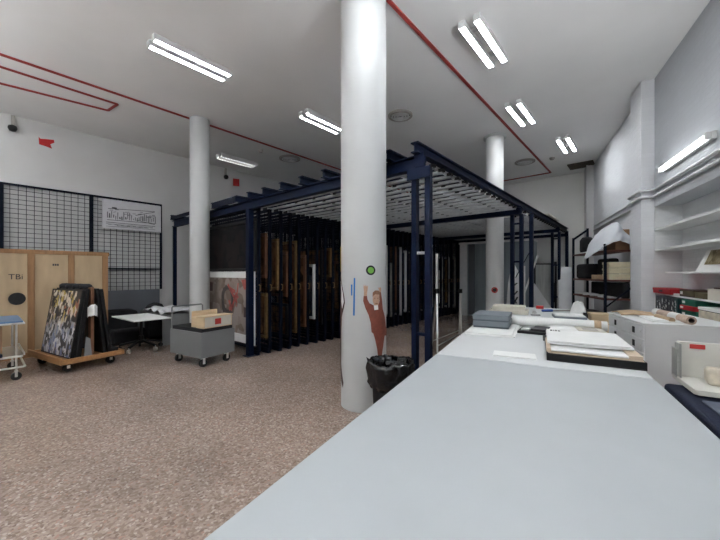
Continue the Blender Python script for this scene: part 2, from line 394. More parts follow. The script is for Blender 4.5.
# ceiling markings, vents, lamps
def strip(pts, w=.05, z=CZ):
    mb = MB()
    for a, b in zip(pts, pts[1:]): mb.bar((*a, z - .012), (*b, z - .012), w, .024)
    return mb
solo('ceiling_pipe', strip([(-7.45, -3.4), (-7.45, 12.45), (-2.38, 12.45), (-2.38, -3.4)], .045), M_redline, 'thin red pipe running round the ceiling in a long rectangle', 'pipe')
solo('ceiling_pipe', strip([(-8.6, .2), (-8.35, 1.74), (-7.9, 1.8), (-7.9, 0)], .04), M_redline, 'short red pipe with a bend on the ceiling above the crate', 'pipe')
def round_vent(x, y, r, label):
    t = thing('ceiling_vent', label, 'vent', (x, y, CZ), 0, 'round ceiling vents')
    obj('outer_ring', MB().lathe([(r, 0), (r, -.03), (r * .82, -.05), (r * .8, -.02)], 28), M_vent, t)
    b = MB()
    for k in (.72, .52, .32): b.lathe([(r * k, -.01), (r * k, -.045), (r * (k - .1), -.055), (r * (k - .12), -.02)], 24)
    obj('diffuser_cone', b, M_housing, t)
    obj('backing', MB().cyl((0, 0, -.006), (0, 0, 0), r * .8, n=24), M_black, t)
round_vent(-3.93, 5.85, .26, 'round ceiling vent just right of the near column')
round_vent(-7.85, 5.94, .30, 'round ceiling vent above the left end of the rack')
round_vent(-2.74, 10.74, .28, 'round ceiling vent above the far end of the rack')
t = thing('ceiling_grille', 'dark square air grille on the ceiling near the far right corner', 'vent', (-1.5, 12.2, CZ), 0)
obj('grille_frame', MB().box(-.33, -.3, -.03, .33, -.26, 0).box(-.33, .26, -.03, .33, .3, 0).box(-.33, -.26, -.03, -.29, .26, 0).box(.29, -.26, -.03, .33, .26, 0), M_ventdk, t)
b = MB().box(-.29, -.26, -.008, .29, .26, 0)
for k in range(9): b.box(-.29, -.24 + k * .058, -.026, .29, -.215 + k * .058, -.008)
obj('slat_grille', b, M_ventdk, t)
solo('smoke_detector', MB().lathe([(.0, -.06), (.05, -.06), (.07, -.03), (.07, 0)], 20), M_vent, 'small round smoke detector on the ceiling beside the red pipe', 'detector', (-7.92, 5.03, CZ))
solo('smoke_detector', MB().lathe([(.0, -.06), (.05, -.06), (.07, -.03), (.07, 0)], 20), M_vent, 'small round smoke detector between the red pipe and the far twin lamp', 'detector', (-2.05, 10.9, CZ))

def twin_lamp(x, y0, y1, gap, label, lit=True, louvre=False):
    t = thing('ceiling_lamp', label, 'lamp', (x, y0, CZ), 0, 'twin tube ceiling lamps')
    L = y1 - y0
    for y in (.2, L - .28): obj('cross_batten', MB().box(-gap / 2, y, -.03, gap / 2, y + .08, 0), M_housing, t)
    for s in (-1, 1):
        c = s * gap / 2
        h = obj('housing', MB().box(c - .045, 0, -.05, c + .045, L, 0).box(c - .045, 0, -.085, c - .04, L, -.05).box(c + .04, 0, -.085, c + .045, L, -.05).box(c - .04, 0, -.085, c + .04, .02, -.05).box(c - .04, L - .02, -.085, c + .04, L, -.05), M_housing, t)
        obj('tube', MB().cyl((c, .03, -.07), (c, L - .03, -.07), .019, n=8), M_tube if lit else M_tubeoff, h)
        if louvre:
            lo = MB()
            for k in range(14):
                y = .05 + k * (L - .1) / 13
                lo.box(c - .04, y - .006, -.115, c + .04, y + .006, -.095)
            for e in (-.042, .042): lo.box(c + e - .003, .02, -.115, c + e + .003, L - .02, -.085)
            obj('louvre', lo, M_housing, h)
twin_lamp(-5.32, 4.37, 5.5, .2, 'lit louvred twin tube ceiling lamp left of the near column', louvre=True)
twin_lamp(-1.95, 6.81, 7.95, .2, 'lit twin tube ceiling lamp nearest the top edge above the rack corner')
twin_lamp(-1.53, 9.33, 10.5, .2, 'lit twin tube ceiling lamp farther back before the far wall')
twin_lamp(-9.05, 4.41, 5.56, .2, 'dim twin tube ceiling lamp by the left wall behind the slim column', lit=False, louvre=True)
twin_lamp(-1.75, 4.2, 5.35, .2, 'lit twin tube ceiling lamp high above the white table', lit=True)
twin_lamp(-1.75, 1.7, 2.85, .2, 'lit twin tube ceiling lamp straight above the near end of the table', lit=True)
twin_lamp(-5.32, 1.6, 2.75, .2, 'lit twin tube ceiling lamp over the open floor', lit=True)
twin_lamp(-5.32, -1.3, -.15, .2, 'added unseen twin tube ceiling lamp behind the camera, above the open floor')  # added out of view to brighten the left side
twin_lamp(-8.9, -1.6, -.45, .2, 'added unseen twin tube ceiling lamp beyond the left picture edge')  # also added beyond the view, for more light on the left
twin_lamp(-1.75, -1.6, -.45, .2, 'added unseen twin tube ceiling lamp behind the camera', lit=True)  # assumed lamp out of view, added to reach the brightness

# wall lamp and conduits on the right wall
M_wtube = mat('lit_wall_tube', (1, 1, 1), .5, var=0, emit=(0.95, 1.0, 1.0, 2.6))
M_addtube = mat('added_uplight_tube', (1, 1, 1), .5, var=0, emit=(0.95, 0.98, 1.0, 110.0))
def wall_lamp(loc, rot, label, tm):
    t = thing('wall_lamp', label, 'lamp', loc, rot)
    obj('housing', MB().box(-.05, 0, -.045, 0, 1.5, .045), M_housing, t, bevel=.006)
    obj('tube', MB().cyl((-.075, .06, 0), (-.075, 1.44, 0), .03, n=12), tm, t)
    for y in (0, 1.45): obj('tube_holder', MB().box(-.10, y, -.04, -.05, y + .05, .04), M_housing, t, bevel=.005)
wall_lamp(Wp(0, 5.95, 3.25), WA, 'lit single tube lamp on the right wall above the niche shelves', M_wtube)
def added_uplight(loc, rot, label):  # trough lamps added out of view to brighten the ceiling
    t = thing('added_uplight', label, 'lamp', loc, rot)
    obj('trough', MB().box(-.20, 0, -.03, 0, 1.6, 0).box(-.21, 0, -.03, -.20, 1.6, .07).box(-.2, -.01, -.03, 0, 0, .07).box(-.2, 1.6, -.03, 0, 1.61, .07), M_housing, t)
    obj('tube', MB().cyl((-.10, .05, .035), (-.10, 1.55, .035), .02, n=10), M_addtube, t)
added_uplight(Wp(0, 1.6, 3.1), WA, 'added unseen trough uplight on the right wall beside the camera')
added_uplight(Wp(0, -1.6, 3.1), WA, 'added unseen trough uplight on the right wall behind the camera')
for x, n_ in ((-1.2, 'right'), (-4.2, 'middle'), (-7.4, 'left')): added_uplight((x, YN, 3.1), R(-90), 'added unseen trough uplight on the rear wall behind the camera, %s of three' % n_)
for dz, lab in ((2.9, 'lower grey conduit along the right wall, bending over the pillar'), (3.02, 'upper grey conduit along the right wall, bending over the pillar')):
    pts = [(-.03, 2.6, dz), (-.03, PY0 - .08, dz), (-.06, PY0 - .035, dz), (-.22, PY0 - .035, dz), (-.225, PY0, dz), (-.225, PY1 - .02, dz), (-.2, PY1 + .035, dz), (-.06, PY1 + .035, dz), (-.03, PY1 + .1, dz), (-.03, 12.7, dz)]
    solo('wall_conduit', MB().tube(pts, .024), M_pipe, lab, 'conduit', WO, WA)

# things fixed to the left wall
for (y, lab) in ((.48, 'dark spherical sensor on a bracket above the crate'), (5.15, 'dark sensor on a bracket behind the slim column')):
    t = thing('wall_sensor', lab, 'sensor', (XL, y, CZ - .02), 0, 'sensors on the left wall')
    obj('bracket', MB().box(0, -.03, -.22, .06, .03, .0).box(.0, -.02, -.26, .1, .02, -.2), M_vent, t, bevel=.005)
    obj('sensor_head', MB().lathe([(.0, -.36), (.05, -.345), (.075, -.29), (.065, -.24), (.0, -.21)], 20, c=(.09, -.01)), M_black, t)
solo('paint_patch', MB().slab([(0, .87, 4.615), (0, .9, 4.58), (0, 1.12, 4.62), (0, 1.13, 4.56), (0, 1.06, 4.50), (0, 1.09, 4.41), (0, 1.0, 4.43), (0, .88, 4.45)], (.004, 0, 0)), M_red, 'ragged red paint patch on the left wall above the crate', 'paint patch', (XL, 0, 0))
solo('paint_patch', MB().slab([(0, 5.42, 4.68), (0, 5.64, 4.70), (0, 5.64, 4.46), (0, 5.42, 4.44)], (.004, 0, 0)), M_red, 'square red paint patch on the left wall right of the slim column', 'paint patch', (XL, 0, 0))

# ------------------------------------------------------------------ columns
M_collit = mat('lamplit_column_paint', (0.68, 0.685, 0.68), 0.5, var=0.03, scale=3)  # column paint raised in colour to stand in for light under the rack
def column(name, x, y, r, m, z1=CZ):
    return struct(name, MB().lathe([(r, 0), (r, z1)], 48, closed=True), m, (x, y, 0))
c1 = column('column_1', -7.37, 3.165, .2, M_col)
c2 = column('column_2', *at(363.6, 273, 4.05)[:2], .277, M_col)
c3 = column('column_3', -2.8, 8.3, .205, M_collit)
struct('trim_column_collar', MB().lathe([(.2051, CZ - .05), (.26, CZ - .05), (.26, CZ)], 32), M_col, (-2.8, 8.3, 0))

# flat cut-outs pasted on the near column
CX, CYc = c2.location.x, c2.location.y
CR = .277
CA0 = math.atan2(-CYc, -CX)        # angle on the column that faces the viewer's place
def on_col(px, py):
    """contour point as (arc length, height) on the near column"""
    s = max(-1.0, min(1.0, (px - 363.6) / 22.6))
    a = math.asin(s); D = 4.05 - CR * math.cos(a)
    return (a * CR, EYE + (HY - py) / FPX * D)
def wrap_poly(mb, poly, m=0, lift=.003, th=.003):
    bm = bmesh.new()
    f = bm.faces.new([bm.verts.new((s, z, 0)) for s, z in poly])
    k = -.6
    while k < .6:
        bmesh.ops.bisect_plane(bm, geom=bm.verts[:] + bm.edges[:] + bm.faces[:], plane_co=(k, 0, 0), plane_no=(1, 0, 0)); k += .02
    bmesh.ops.triangulate(bm, faces=bm.faces[:])
    bm.verts.ensure_lookup_table(); bm.verts.index_update()
    def pt(v, r):
        a = CA0 + v.co.x / CR
        return (r * math.cos(a), r * math.sin(a), v.co.y)
    n = len(bm.verts)
    vs = [pt(v, CR + lift) for v in bm.verts] + [pt(v, CR + lift + th) for v in bm.verts]
    fs = [[v.index for v in f.verts][::-1] for f in bm.faces] + [[v.index + n for v in f.verts] for f in bm.faces]
    for e in bm.edges:
        if len(e.link_faces) == 1: a, b = e.verts[0].index, e.verts[1].index; fs.append([a, b, b + n, a + n])
    mb.add(vs, fs, m); bm.free(); return mb
def px_poly(pts): return [on_col(*p) for p in pts]
def disc(px, py, r, n=24):
    s, z = on_col(px, py)
    return [(s + r * math.cos(2 * math.pi * k / n), z + r * math.sin(2 * math.pi * k / n)) for k in range(n)]
CL = (CX, CYc, 0)
t = thing('paper_cutout', 'paper cutout of a man in brown suit, arms raised, on the near column', 'cutout', CL)
obj('suit', wrap_poly(MB(), px_poly([(363.6, 296), (363.2, 301), (365.2, 308), (368.2, 315), (370.2, 323), (370.9, 332), (372.6, 333.5), (374.4, 340), (376.2, 349), (377.2, 358), (380.4, 358), (381.6, 349), (383, 339), (383.6, 335.5), (385.7, 335.5), (385.9, 331.5), (384.8, 325), (383.6, 316), (381.6, 309), (380.9, 300), (379.7, 291.5), (377.8, 292), (378.6, 301), (377.9, 303.5), (376.4, 305.5), (373.2, 305.5), (371.4, 304.5), (368.8, 303), (367.2, 299.5), (366.6, 295.5)])), M_suit, t)
obj('head', wrap_poly(MB(), px_poly([(372.2, 296), (371.8, 300), (372.8, 304), (374.2, 306.5), (376.2, 306.5), (377.4, 304), (378.2, 299), (377.9, 295), (375, 293.4)]), lift=.0065), M_skin, t)
obj('hair', wrap_poly(MB(), px_poly([(371.7, 297), (371.8, 292.6), (374, 290.4), (376.8, 290.4), (378.8, 292.5), (378.6, 297), (377.6, 294.6), (374, 294.2), (372.6, 295.4)]), lift=.0098), M_hair, t)
fm_ = obj('face_mark', wrap_poly(wrap_poly(wrap_poly(MB(), px_poly([(373, 297.8), (374.2, 297.8), (374.2, 298.5), (373, 298.5)])), px_poly([(375.8, 297.8), (377.1, 297.8), (377.1, 298.5), (375.8, 298.5)])), px_poly([(374, 303), (376.4, 303), (376.2, 303.8), (374.2, 303.8)])), M_hair, t)
fm_.data.transform(Matrix.Scale(1 + .0072 / CR, 4, (1, 0, 0)) @ Matrix.Scale(1 + .0072 / CR, 4, (0, 1, 0)))
hb = wrap_poly(MB(), px_poly([(363.8, 296), (364, 291.5), (363.4, 287), (363.9, 284), (364.8, 286.6), (365.6, 284.6), (366.4, 286.6), (367.6, 285.4), (367.2, 289.5), (366.4, 296)]), lift=.0065)
obj('hand', hb, M_skin, t)
obj('hand', wrap_poly(MB(), px_poly([(377.8, 292.5), (377.6, 289), (376.6, 287.3), (378, 288), (378.8, 287), (379.8, 288), (379.6, 292)]), lift=.0065), M_skin, t)
obj('badge', wrap_poly(MB(), px_poly([(372.9, 305.4), (376.6, 305), (376.9, 309.4), (373.3, 310)]), lift=.0098), M_whitep, t)
t = thing('round_sticker', 'round lime green sticker with a black ring on the near column', 'sticker', CL)
obj('black_ring', wrap_poly(MB(), disc(370.2, 270.3, .056)), M_black, t)
obj('green_disc', wrap_poly(MB(), disc(370.2, 270.3, .036), lift=.0065), M_lime, t)
solo('tape_strip', wrap_poly(MB(), px_poly([(354.6, 278), (355.9, 278), (355.4, 315.5), (353.8, 315.5)])), M_bluetape, 'long vertical blue tape strip on the near column', 'tape', CL)
solo('tape_strip', wrap_poly(MB(), px_poly([(351.9, 284.5), (353.2, 284.5), (353.1, 295.5), (352, 295.5)])), M_bluetape, 'short blue tape strip beside the long one on the near column', 'tape', CL)
solo('tape_strip', wrap_poly(MB(), [(-CR * 1.62, 1.92), (-CR * 1.42, 1.92), (-CR * 1.42, 1.62), (-CR * 1.62, 1.62)]), M_yellow, 'yellow tape strip at the left edge of the near column', 'tape', CL)
t = thing('paper_cutout', 'narrow dark cutout of a second figure wrapped round the left edge of the near column', 'cutout', CL)
obj('coat', wrap_poly(MB(), [(-CR * 1.6, 1.58), (-CR * 1.36, 1.56), (-CR * 1.16, 1.46), (-CR * .95, 1.33), (-CR * .90, 1.25), (-CR * 1.0, 1.17), (-CR * 1.2, 1.07), (-CR * 1.27, .9), (-CR * 1.3, .5), (-CR * 1.16, .4), (-CR * 1.02, .3), (-CR * 1.06, .24), (-CR * 1.25, .3), (-CR * 1.42, .42), (-CR * 1.6, .5)]), M_maroon, t)
obj('printed_face', wrap_poly(MB(), [(-CR * 1.3, 1.5), (-CR * 1.05, 1.36), (-CR * .97, 1.26), (-CR * 1.1, 1.18), (-CR * 1.2, 1.26), (-CR * 1.18, 1.36)], lift=.0065), M_whitep, t)
t = thing('round_sticker', 'small round red sticker with a dark centre on the far slim column', 'sticker', (c3.location.x, c3.location.y, 0))
CAf = math.atan2(-c3.location.y, -c3.location.x) - .02
def fdisc(r, lift, off=0):
    vs = []
    for dr in (.002, .006):
        for k in range(16):
            a = CAf + r * math.cos(2 * math.pi * k / 16) / .205
            vs.append(((.205 + lift + dr) * math.cos(a), (.205 + lift + dr) * math.sin(a), 1.19 + r * math.sin(2 * math.pi * k / 16)))
    return MB().add(vs, [list(range(16))[::-1], list(range(16, 32))] + [(k, (k + 1) % 16, (k + 1) % 16 + 16, k + 16) for k in range(16)])
obj('red_disc', fdisc(.072, 0), M_red, t)
obj('dark_centre', fdisc(.042, .005), M_maroon, t)

# ------------------------------------------------------------------ the picture storage rack
RX0, RX1 = -9.5, -2.01
BEAMY = (3.43, 7.43, 11.43, 12.93)
SCY = [3.55 + .25 * i for i in range(38)]
rack = thing('storage_rack_frame', 'large navy steel rack frame with overhead rails for pull-out picture screens', 'rack', (0, 0, 0))
for x in (-2.01, -2.4, -2.98, -3.55, -4.07, -4.59, -5.11, -5.6, -6.05, -7.05, -8.1, -9.35):
    obj('roof_beam', MB().ibeam((x, 3.28, 2.99), (x, 13.0, 2.99), .10, .12), M_navy, rack)
obj('header_beam', MB().box(-7.05, 3.29, 2.99, -6.05, 3.33, 3.11), M_navydk, rack)
obj('header_beam', MB().box(-9.4, 3.29, 2.99, -7.25, 3.33, 3.07), M_navydk, rack)
for y in BEAMY:
    obj('cross_beam', MB().ibeam((RX0 - .05, y, 2.83), (RX1 + .06, y, 2.83), .11, .16), M_navy, rack)
def post(x, y, w=.07, z1=2.83):
    obj('post', MB().box(x - w / 2, y - w / 2, 0, x + w / 2, y + w / 2, z1).box(x - w * .9, y - w * .9, 0, x + w * .9, y + w * .9, .012), M_navy, rack, bevel=.004)
post(-5.78, 3.43, .11)
post(-9.5, 3.43, .08); post(-9.5, 7.43, .08); post(-9.5, 12.9, .08); post(-5.78, 12.9, .1)
for (y, w) in ((3.43, .07), (7.43, .075), (11.43, .075)):
    x_ = .05 if y < 4 else 0; post(-2.14 + x_, y, w); post(-1.96 + x_, y, w)
    for z in (.35, .86, 1.82, 2.62):
        if y > 4 or z != 2.62: obj('rung', MB().box(-2.105 + x_, y - .02, z, -1.995 + x_, y + .02, z + .035), M_navy if z != 1.82 or y > 4 else M_galv, rack)
post(-1.8, 7.55, .075); post(-1.99, 12.9, .09)
obj('brace', MB().bar((-2.1, 7.52, 1.5), (-1.8, 7.55, 2.1), .05, .012), M_navy, rack)
obj('gusset_plate', MB().box(-2.16, 3.355, 2.70, -1.85, 3.365, 2.83).box(-2.06, 3.35, 2.84, -1.93, 3.36, 3.0), M_navy, rack)
HANG = mesh_of('hanger', MB().box(-.035, -.032, -.03, .035, .032, .0125), M_black)
for i, y in enumerate(SCY):
    x1 = -2.04 if abs(y - 8.3) > .12 else -3.04
    rb = MB().box(-9.4, y - .024, 2.96, x1, y + .024, 2.965).box(-9.4, y - .024, 2.925, x1, y - .02, 2.96).box(-9.4, y + .02, 2.925, x1, y + .024, 2.96)
    rb.box(-9.4, y - .02, 2.922, x1, y - .008, 2.926).box(-9.4, y + .008, 2.922, x1, y + .02, 2.926)
    r = obj('rail', rb, M_galv, rack)
    # hanger blocks, short clamps between rail and roof beams
    for x in (-2.06, -2.4, -2.98, -3.55, -4.07, -4.59, -5.11):
        if x < x1: obj('hanger', None, M_black, r, mesh=HANG, loc=(x, y, 2.9775))

# pull-out screens
def make_screen():
    t = thing('picture_screen', '', 'screen', (-5.65, SCY[0], 0))
    W, Z0, Z1 = 3.0, .1, 2.87
    obj('screen_frame', MB().box(-.05, -.025, Z0, 0, .025, Z1).box(-W, -.025, Z0, -W + .05, .025, Z1).box(-W, -.025, Z0, 0, .025, Z0 + .05).box(-W, -.025, Z1 - .05, 0, .025, Z1), M_navydk, t, bevel=.003, seg=1)
    b = MB()
    for k in range(1, 30): b.box(-k * .1 - .003, -.004, Z0 + .04, -k * .1 + .003, .002, Z1 - .04)
    for k in range(1, 26): b.box(-W + .04, -.002, Z0 + k * .1 - .003, -.04, .004, Z0 + k * .1 + .003)
    obj('wire_mesh', b, M_navydk, t)
    for x in (-.25, -W + .12): obj('hanger_trolley', MB().box(x, -.007, Z1, x + .13, .007, 2.957), M_black, t)
    obj('end_plate', MB().box(-.004, -.033, .06, .006, .033, Z1), M_navydk, t)
    obj('pull_handle', MB().tube([(.006, 0, 1.25), (.045, 0, 1.26), (.045, 0, 1.36), (.006, 0, 1.37)], .011), M_gold, t)
    obj('foot_guide', MB().box(-.3, -.03, .0, -.02, .03, .1), M_navydk, t)
    return t
scr0 = make_screen()
screens = [scr0] + [copy_tree(scr0) for _ in SCY[1:]]
random.seed(4)
for i, (s, y) in enumerate(zip(screens, SCY)):
    s.location = (-5.65 + (0 if i < 1 else random.choice((0, 0, .02, -.03, .04))), y, 0)
    s['group'] = 'pull-out picture screens'
    s['label'] = 'navy pull-out picture screen, %s in the row from the left corner post' % ordinal(i + 1)

# white-margined collage on the first screen
t = thing('framed_artwork', 'large white-margined brown collage with a red splash and a dark ring', 'artwork', (-5.78, 3.515, .19))
obj('white_frame', MB().box(-2.2, -.02, 0, -.0, 0.0, .17).box(-2.2, -.02, 1.31, 0, 0, 1.44).box(-2.2, -.02, .17, -2.06, 0, 1.31).box(-.02, -.024, 0, .06, 0, 1.44), M_whitep, t, bevel=.003)
a = MB().box(-2.06, -.014, .17, -.02, -.002, 1.31)
def ringpts(cx, cz, rx, rz, n=28, wv=0): return [(cx + rx * math.cos(2 * math.pi * k / n) * (1 + wv * math.sin(5.3 * k)), cz + rz * math.sin(2 * math.pi * k / n) * (1 + wv * math.cos(3.1 * k))) for k in range(n)]
ro, ri = ringpts(-1.02, .82, .27, .33, wv=.06), ringpts(-1.0, .84, .16, .22, wv=.05)
n = len(ro)
a.add([(x, -.0155, z) for x, z in ro] + [(x, -.0155, z) for x, z in ri], [(k, (k + 1) % n, n + (k + 1) % n, n + k) for k in range(n)], 1)
random.seed(8)
for (x0, z0, x1, z1, wd) in ((-.98, 1.18, -.62, .78, .05), (-.62, 1.0, -.86, .62, .045), (-.55, 1.2, -.66, .72, .03), (-.74, .72, -.95, .66, .06), (-.9, 1.1, -.7, 1.0, .06), (-.72, .95, -.55, .9, .04), (-.3, 1.28, -.28, 1.08, .14), (-.92, .84, -.88, .7, .06)):
    dx, dz = x1 - x0, z1 - z0; l = math.hypot(dx, dz); nx, nz = -dz / l * wd, dx / l * wd
    a.add([(x0 + nx * .3, -.0165, z0 + nz * .3), (x0 - nx, -.0165, z0 - nz), (x1 - nx * .4, -.0165, z1 - nz * .4), (x1 + nx, -.0165, z1 + nz)], [(0, 1, 2, 3)], 2)
for (x, z, w_, h_) in ((-1.85, 1.0, .16, .2), (-.35, .52, .2, .2), (-1.5, .4, .3, .05)):
    a.add([(x, -.0155, z), (x + w_, -.0155, z), (x + w_, -.0155, z + h_), (x, -.0155, z + h_)], [(0, 1, 2, 3)], 3)
obj('collage', a, [M_artB, mat('dark_ring_paint', (.055, .045, .04), .6, var=.3, scale=12), mat('red_splash_paint', (.34, .07, .055), .6, var=.3, scale=12), M_maroon], t)

# framed paintings and one gloom panel hung on the screens; only their ends show between the screens
random.seed(21)
KINDS = [('gold-framed dark painting', M_gold, M_artC), ('silver-framed dark blue painting', M_silver, M_artD), ('brown wooden-framed painting', M_frameb, M_artC), ('white-framed dark painting', M_whitep, M_artD), ('thin black-framed brown painting', M_black, M_artC), ('black-framed dark panel added for the rack shade', M_black, M_gloom)]
PROTO = {}
def make_painting_or_gloom(kind, W, H, T):
    lab, fm, am = KINDS[kind]
    t = thing('painting_or_gloom_panel', lab, 'painting')
    fr = .06
    obj('picture_frame', MB().box(-W, -T, 0, 0, 0, fr).box(-W, -T, H - fr, 0, 0, H).box(-W, -T, fr, -W + fr, 0, H - fr).box(-fr, -T, fr, 0, 0, H - fr), fm, t, bevel=.006)
    obj('canvas', MB().box(-W + fr, -T * .6, fr, -fr, -.004, H - fr), am, t)
    return t
SPEC = {0: [(5, 2.3, 1.635, 1.02)], 1: [(0, .75, .3, .9), (2, .6, 1.5, .9)], 2: [(0, .45, 1.25, 1.05)], 3: [(2, 1.0, 1.1, .95), (4, .8, .25, .7)], 4: [(0, .7, .3, 2.0)], 5: [(2, .6, .4, 1.6)],  # first entry is the dark panel imitating the rack's shade
        6: [(3, .5, .55, 1.25)], 7: [(4, .9, .4, 1.8)], 8: [(0, .6, 1.5, .7)], 10: [(2, .7, .6, 1.3)], 11: [(0, 1.0, .3, 1.9)], 12: [(1, .6, .8, 1.2)], 13: [(4, .5, .5, 1.6)], 15: [(0, .8, .4, 1.5)],
        17: [(3, .6, .4, 2.0)], 18: [(1, .6, .3, 1.6)], 19: [(2, .6, .5, 1.9)], 20: [(3, .6, .3, 2.1)], 21: [(3, .8, .4, 1.9)], 22: [(4, .7, .5, 1.5)], 23: [(1, .6, .3, 2.0)], 24: [(0, .6, .6, 1.6)],
        26: [(3, .6, .3, 2.0)], 27: [(2, .6, .3, 1.2)], 28: [(1, .6, .4, 2.0)], 29: [(4, .6, .4, 1.7)], 30: [(3, .5, .5, 1.2)], 31: [(1, .6, .3, 1.9)], 32: [(0, .6, .5, 1.6)], 33: [(3, .6, .3, 1.9)], 34: [(2, .6, .4, 1.5)], 35: [(1, .6, .3, 1.9)], 36: [(0, .6, .6, 1.4)]}
for i, lst in SPEC.items():
    for j, (k, W, z, H) in enumerate(lst):
        t = make_painting_or_gloom(k, W, H, .05)
        t.location = (screens[i].location.x - random.choice((.02, .03, .05)), SCY[i] - .026, z)
        place = '' if len(lst) == 1 else (', lower of two' if z < 1 else ', upper of two')
        t['label'] = '%s on the %s screen from the left corner post%s' % (KINDS[k][0], ordinal(i + 1), place)
        t['group'] = 'paintings on the pull-out screens'

# yellow-tied roll leaning on top of the far roof beam
solo('paper_bundle', MB().box(-.2, -.7, 0, .12, .7, .035).box(-.16, -.5, .035, .1, .62, .06), M_cream, 'flat cream paper bundle lying on the far end of the rack roof', 'paper', (-2.02, 10.4, 3.111))

# ------------------------------------------------------------------ left wall: wire screens, plan, crate
t = thing('wire_wall_screen', 'navy wire mesh screen on the left wall above the crate', 'wire screen', (XL, 0, 0))
for y in (-1.15, .31, 1.78, 3.29):
    obj('post', MB().box(.02, y - (.035 if y < 3 else .02), 1.16, .08, y + (.035 if y < 3 else .02), 3.47), M_navydk, t)
obj('top_rail', MB().box(.02, -1.15, 3.45, .07, 3.31, 3.49), M_navydk, t)
obj('middle_rail', MB().box(.03, 1.8, 1.69, .07, 3.29, 1.725), M_navydk, t)
for (y0, y1) in ((-1.15, .31), (.31, 1.78), (1.78, 3.29)):
    b = MB(); n = round((y1 - y0) / .122)
    for k in range(1, n): b.box(.04, y0 + (y1 - y0) * k / n - .0045, 1.16, .052, y0 + (y1 - y0) * k / n + .0045, 3.46)
    for k in range(1, 23): b.box(.048, y0, 1.16 + k * .1 - .0045, .06, y1, 1.16 + k * .1 + .0045)
    obj('wire_mesh', b, M_navydk, t)
obj('lower_board', MB().box(.0, -1.15, .1, .05, 3.26, 1.16), M_panelgr, t)
t = thing('plan_poster', 'white poster with a line drawing of a building, hung on the wire screen', 'poster', (XL + .083, 1.98, 2.7))
obj('paper_sheet', MB().box(0, 0, 0, .006, 1.3, .73), mat('poster_paper', (.60, .59, .62), .7, var=.04), t)
b = MB(); random.seed(5)
def pl(y0, z0, y1, z1, m=0, w_=.012): b.bar((.008, y0, z0), (.008, y1, z1), .003, w_, m, up=(1, 0, 0)) if False else b.slab([(.0062, y0, z0 - w_ / 2), (.0062, y1, z1 - w_ / 2), (.0062, y1, z1 + w_ / 2), (.0062, y0, z0 + w_ / 2)], (.002, 0, 0), m)
pl(.12, .50, 1.15, .56); pl(.1, .22, 1.18, .24); pl(.08, .16, 1.16, .16); pl(.08, .12, 1.1, .13, 1); pl(.3, .09, 1.0, .1); pl(.08, .06, 1.16, .07, 1)
pl(.7, .40, 1.15, .55); pl(.72, .28, 1.15, .21); pl(.2, .53, .3, .53, 0, .03)
for k in range(26):
    y = .1 + k * .042; h0 = .24 + random.random() * .05; h1 = .3 + random.random() * .16
    b.slab([(.0062, y, h0), (.0062, y + .012 + random.random() * .016, h0), (.0062, y + .02, h1), (.0062, y, h1)], (.002, 0, 0), random.choice((0, 1, 1)))
for k in range(18):
    y = .12 + random.random() * 1.0; z = .36 + random.random() * .14
    pl(y, z, y + .05 + random.random() * .06, z + random.random() * .02, random.choice((0, 1)), .014)
for k in range(8): pl(.12 + k * .13, .105 - .0 * k, .19 + k * .13, .107, 1, .01)
obj('line_drawing', b, [M_ink, M_inkgrey], t)

t = thing('wooden_crate', 'tall plywood transport crate with brown battens against the left wall', 'crate', (-8.83, 0, 0))
obj('plywood_panel', MB().box(-.42, -1.6, .04, -.0, 1.84, 2.02), M_ply, t)
obj('top_batten', MB().box(-.42, -1.6, 1.965, .022, 1.86, 2.045), M_batten, t, bevel=.004)
obj('bottom_batten', MB().box(-.42, -1.6, 0, .022, 1.86, .1), M_batten, t, bevel=.004)
for y in (-1.1, .655, 1.235, 1.79): obj('upright_batten', MB().box(0, y - .05, .1, .022, y + .05, 1.965), M_batten, t, bevel=.004)
b = MB(); text_mb(b, 'TBi', .14, 0, lambda x, y, z: (.002 + z, .455 + x, 1.525 + y)); obj('stencil_lettering', b, M_ink, t)
b = MB()
for k in range(3): b.box(.0, .955 + k * .033, 1.742, .003, .98 + k * .033, 1.782)
obj('stamp', b, M_ink, t)
obj('round_hole_cover', MB().cyl((0, .47, 1.12), (.006, .47, 1.12), .115, n=32), M_black, t)

# ------------------------------------------------------------------ A-frame picture dolly
DA = math.atan2(.98, -.20) - math.pi / 2       # local y across, local -x along the long side
e1 = Vector((-.978, -.205, 0)); DRot = math.atan2(e1.y, e1.x)
# local x along the long side away from the viewer, local y is to its left (towards the camera side) so the body lies at y<0
dolly = thing('picture_dolly', 'orange wooden A-frame dolly on casters standing before the plywood crate', 'dolly', (-6.92, .86, 0), DRot)
DL, DW = 1.28, .84
b = MB().box(0, -DW, .17, DL, 0, .2)
obj('deck', b, M_wood, dolly)
obj('rim', MB().box(-.03, -DW, .15, 0, 0, .235).box(DL, -DW, .15, DL + .03, 0, .235).box(-.03, -.0, .15, DL + .03, .03, .26).box(-.03, -DW - .03, .15, DL + .03, -DW, .235), M_wood, dolly, bevel=.01)
obj('end_post', MB().bar((.10, -DW / 2, .2), (.10, -DW / 2, 1.36), .09, .05), M_frameb, dolly, bevel=.006)
obj('end_post', MB().bar((DL - .1, -DW / 2, .2), (DL - .1, -DW / 2, 1.36), .09, .05), M_frameb, dolly, bevel=.006)
obj('ridge_bar', MB().box(.13, -DW / 2 - .05, 1.33, DL - .14, -DW / 2 + .05, 1.37), M_duskcl, dolly, bevel=.01)
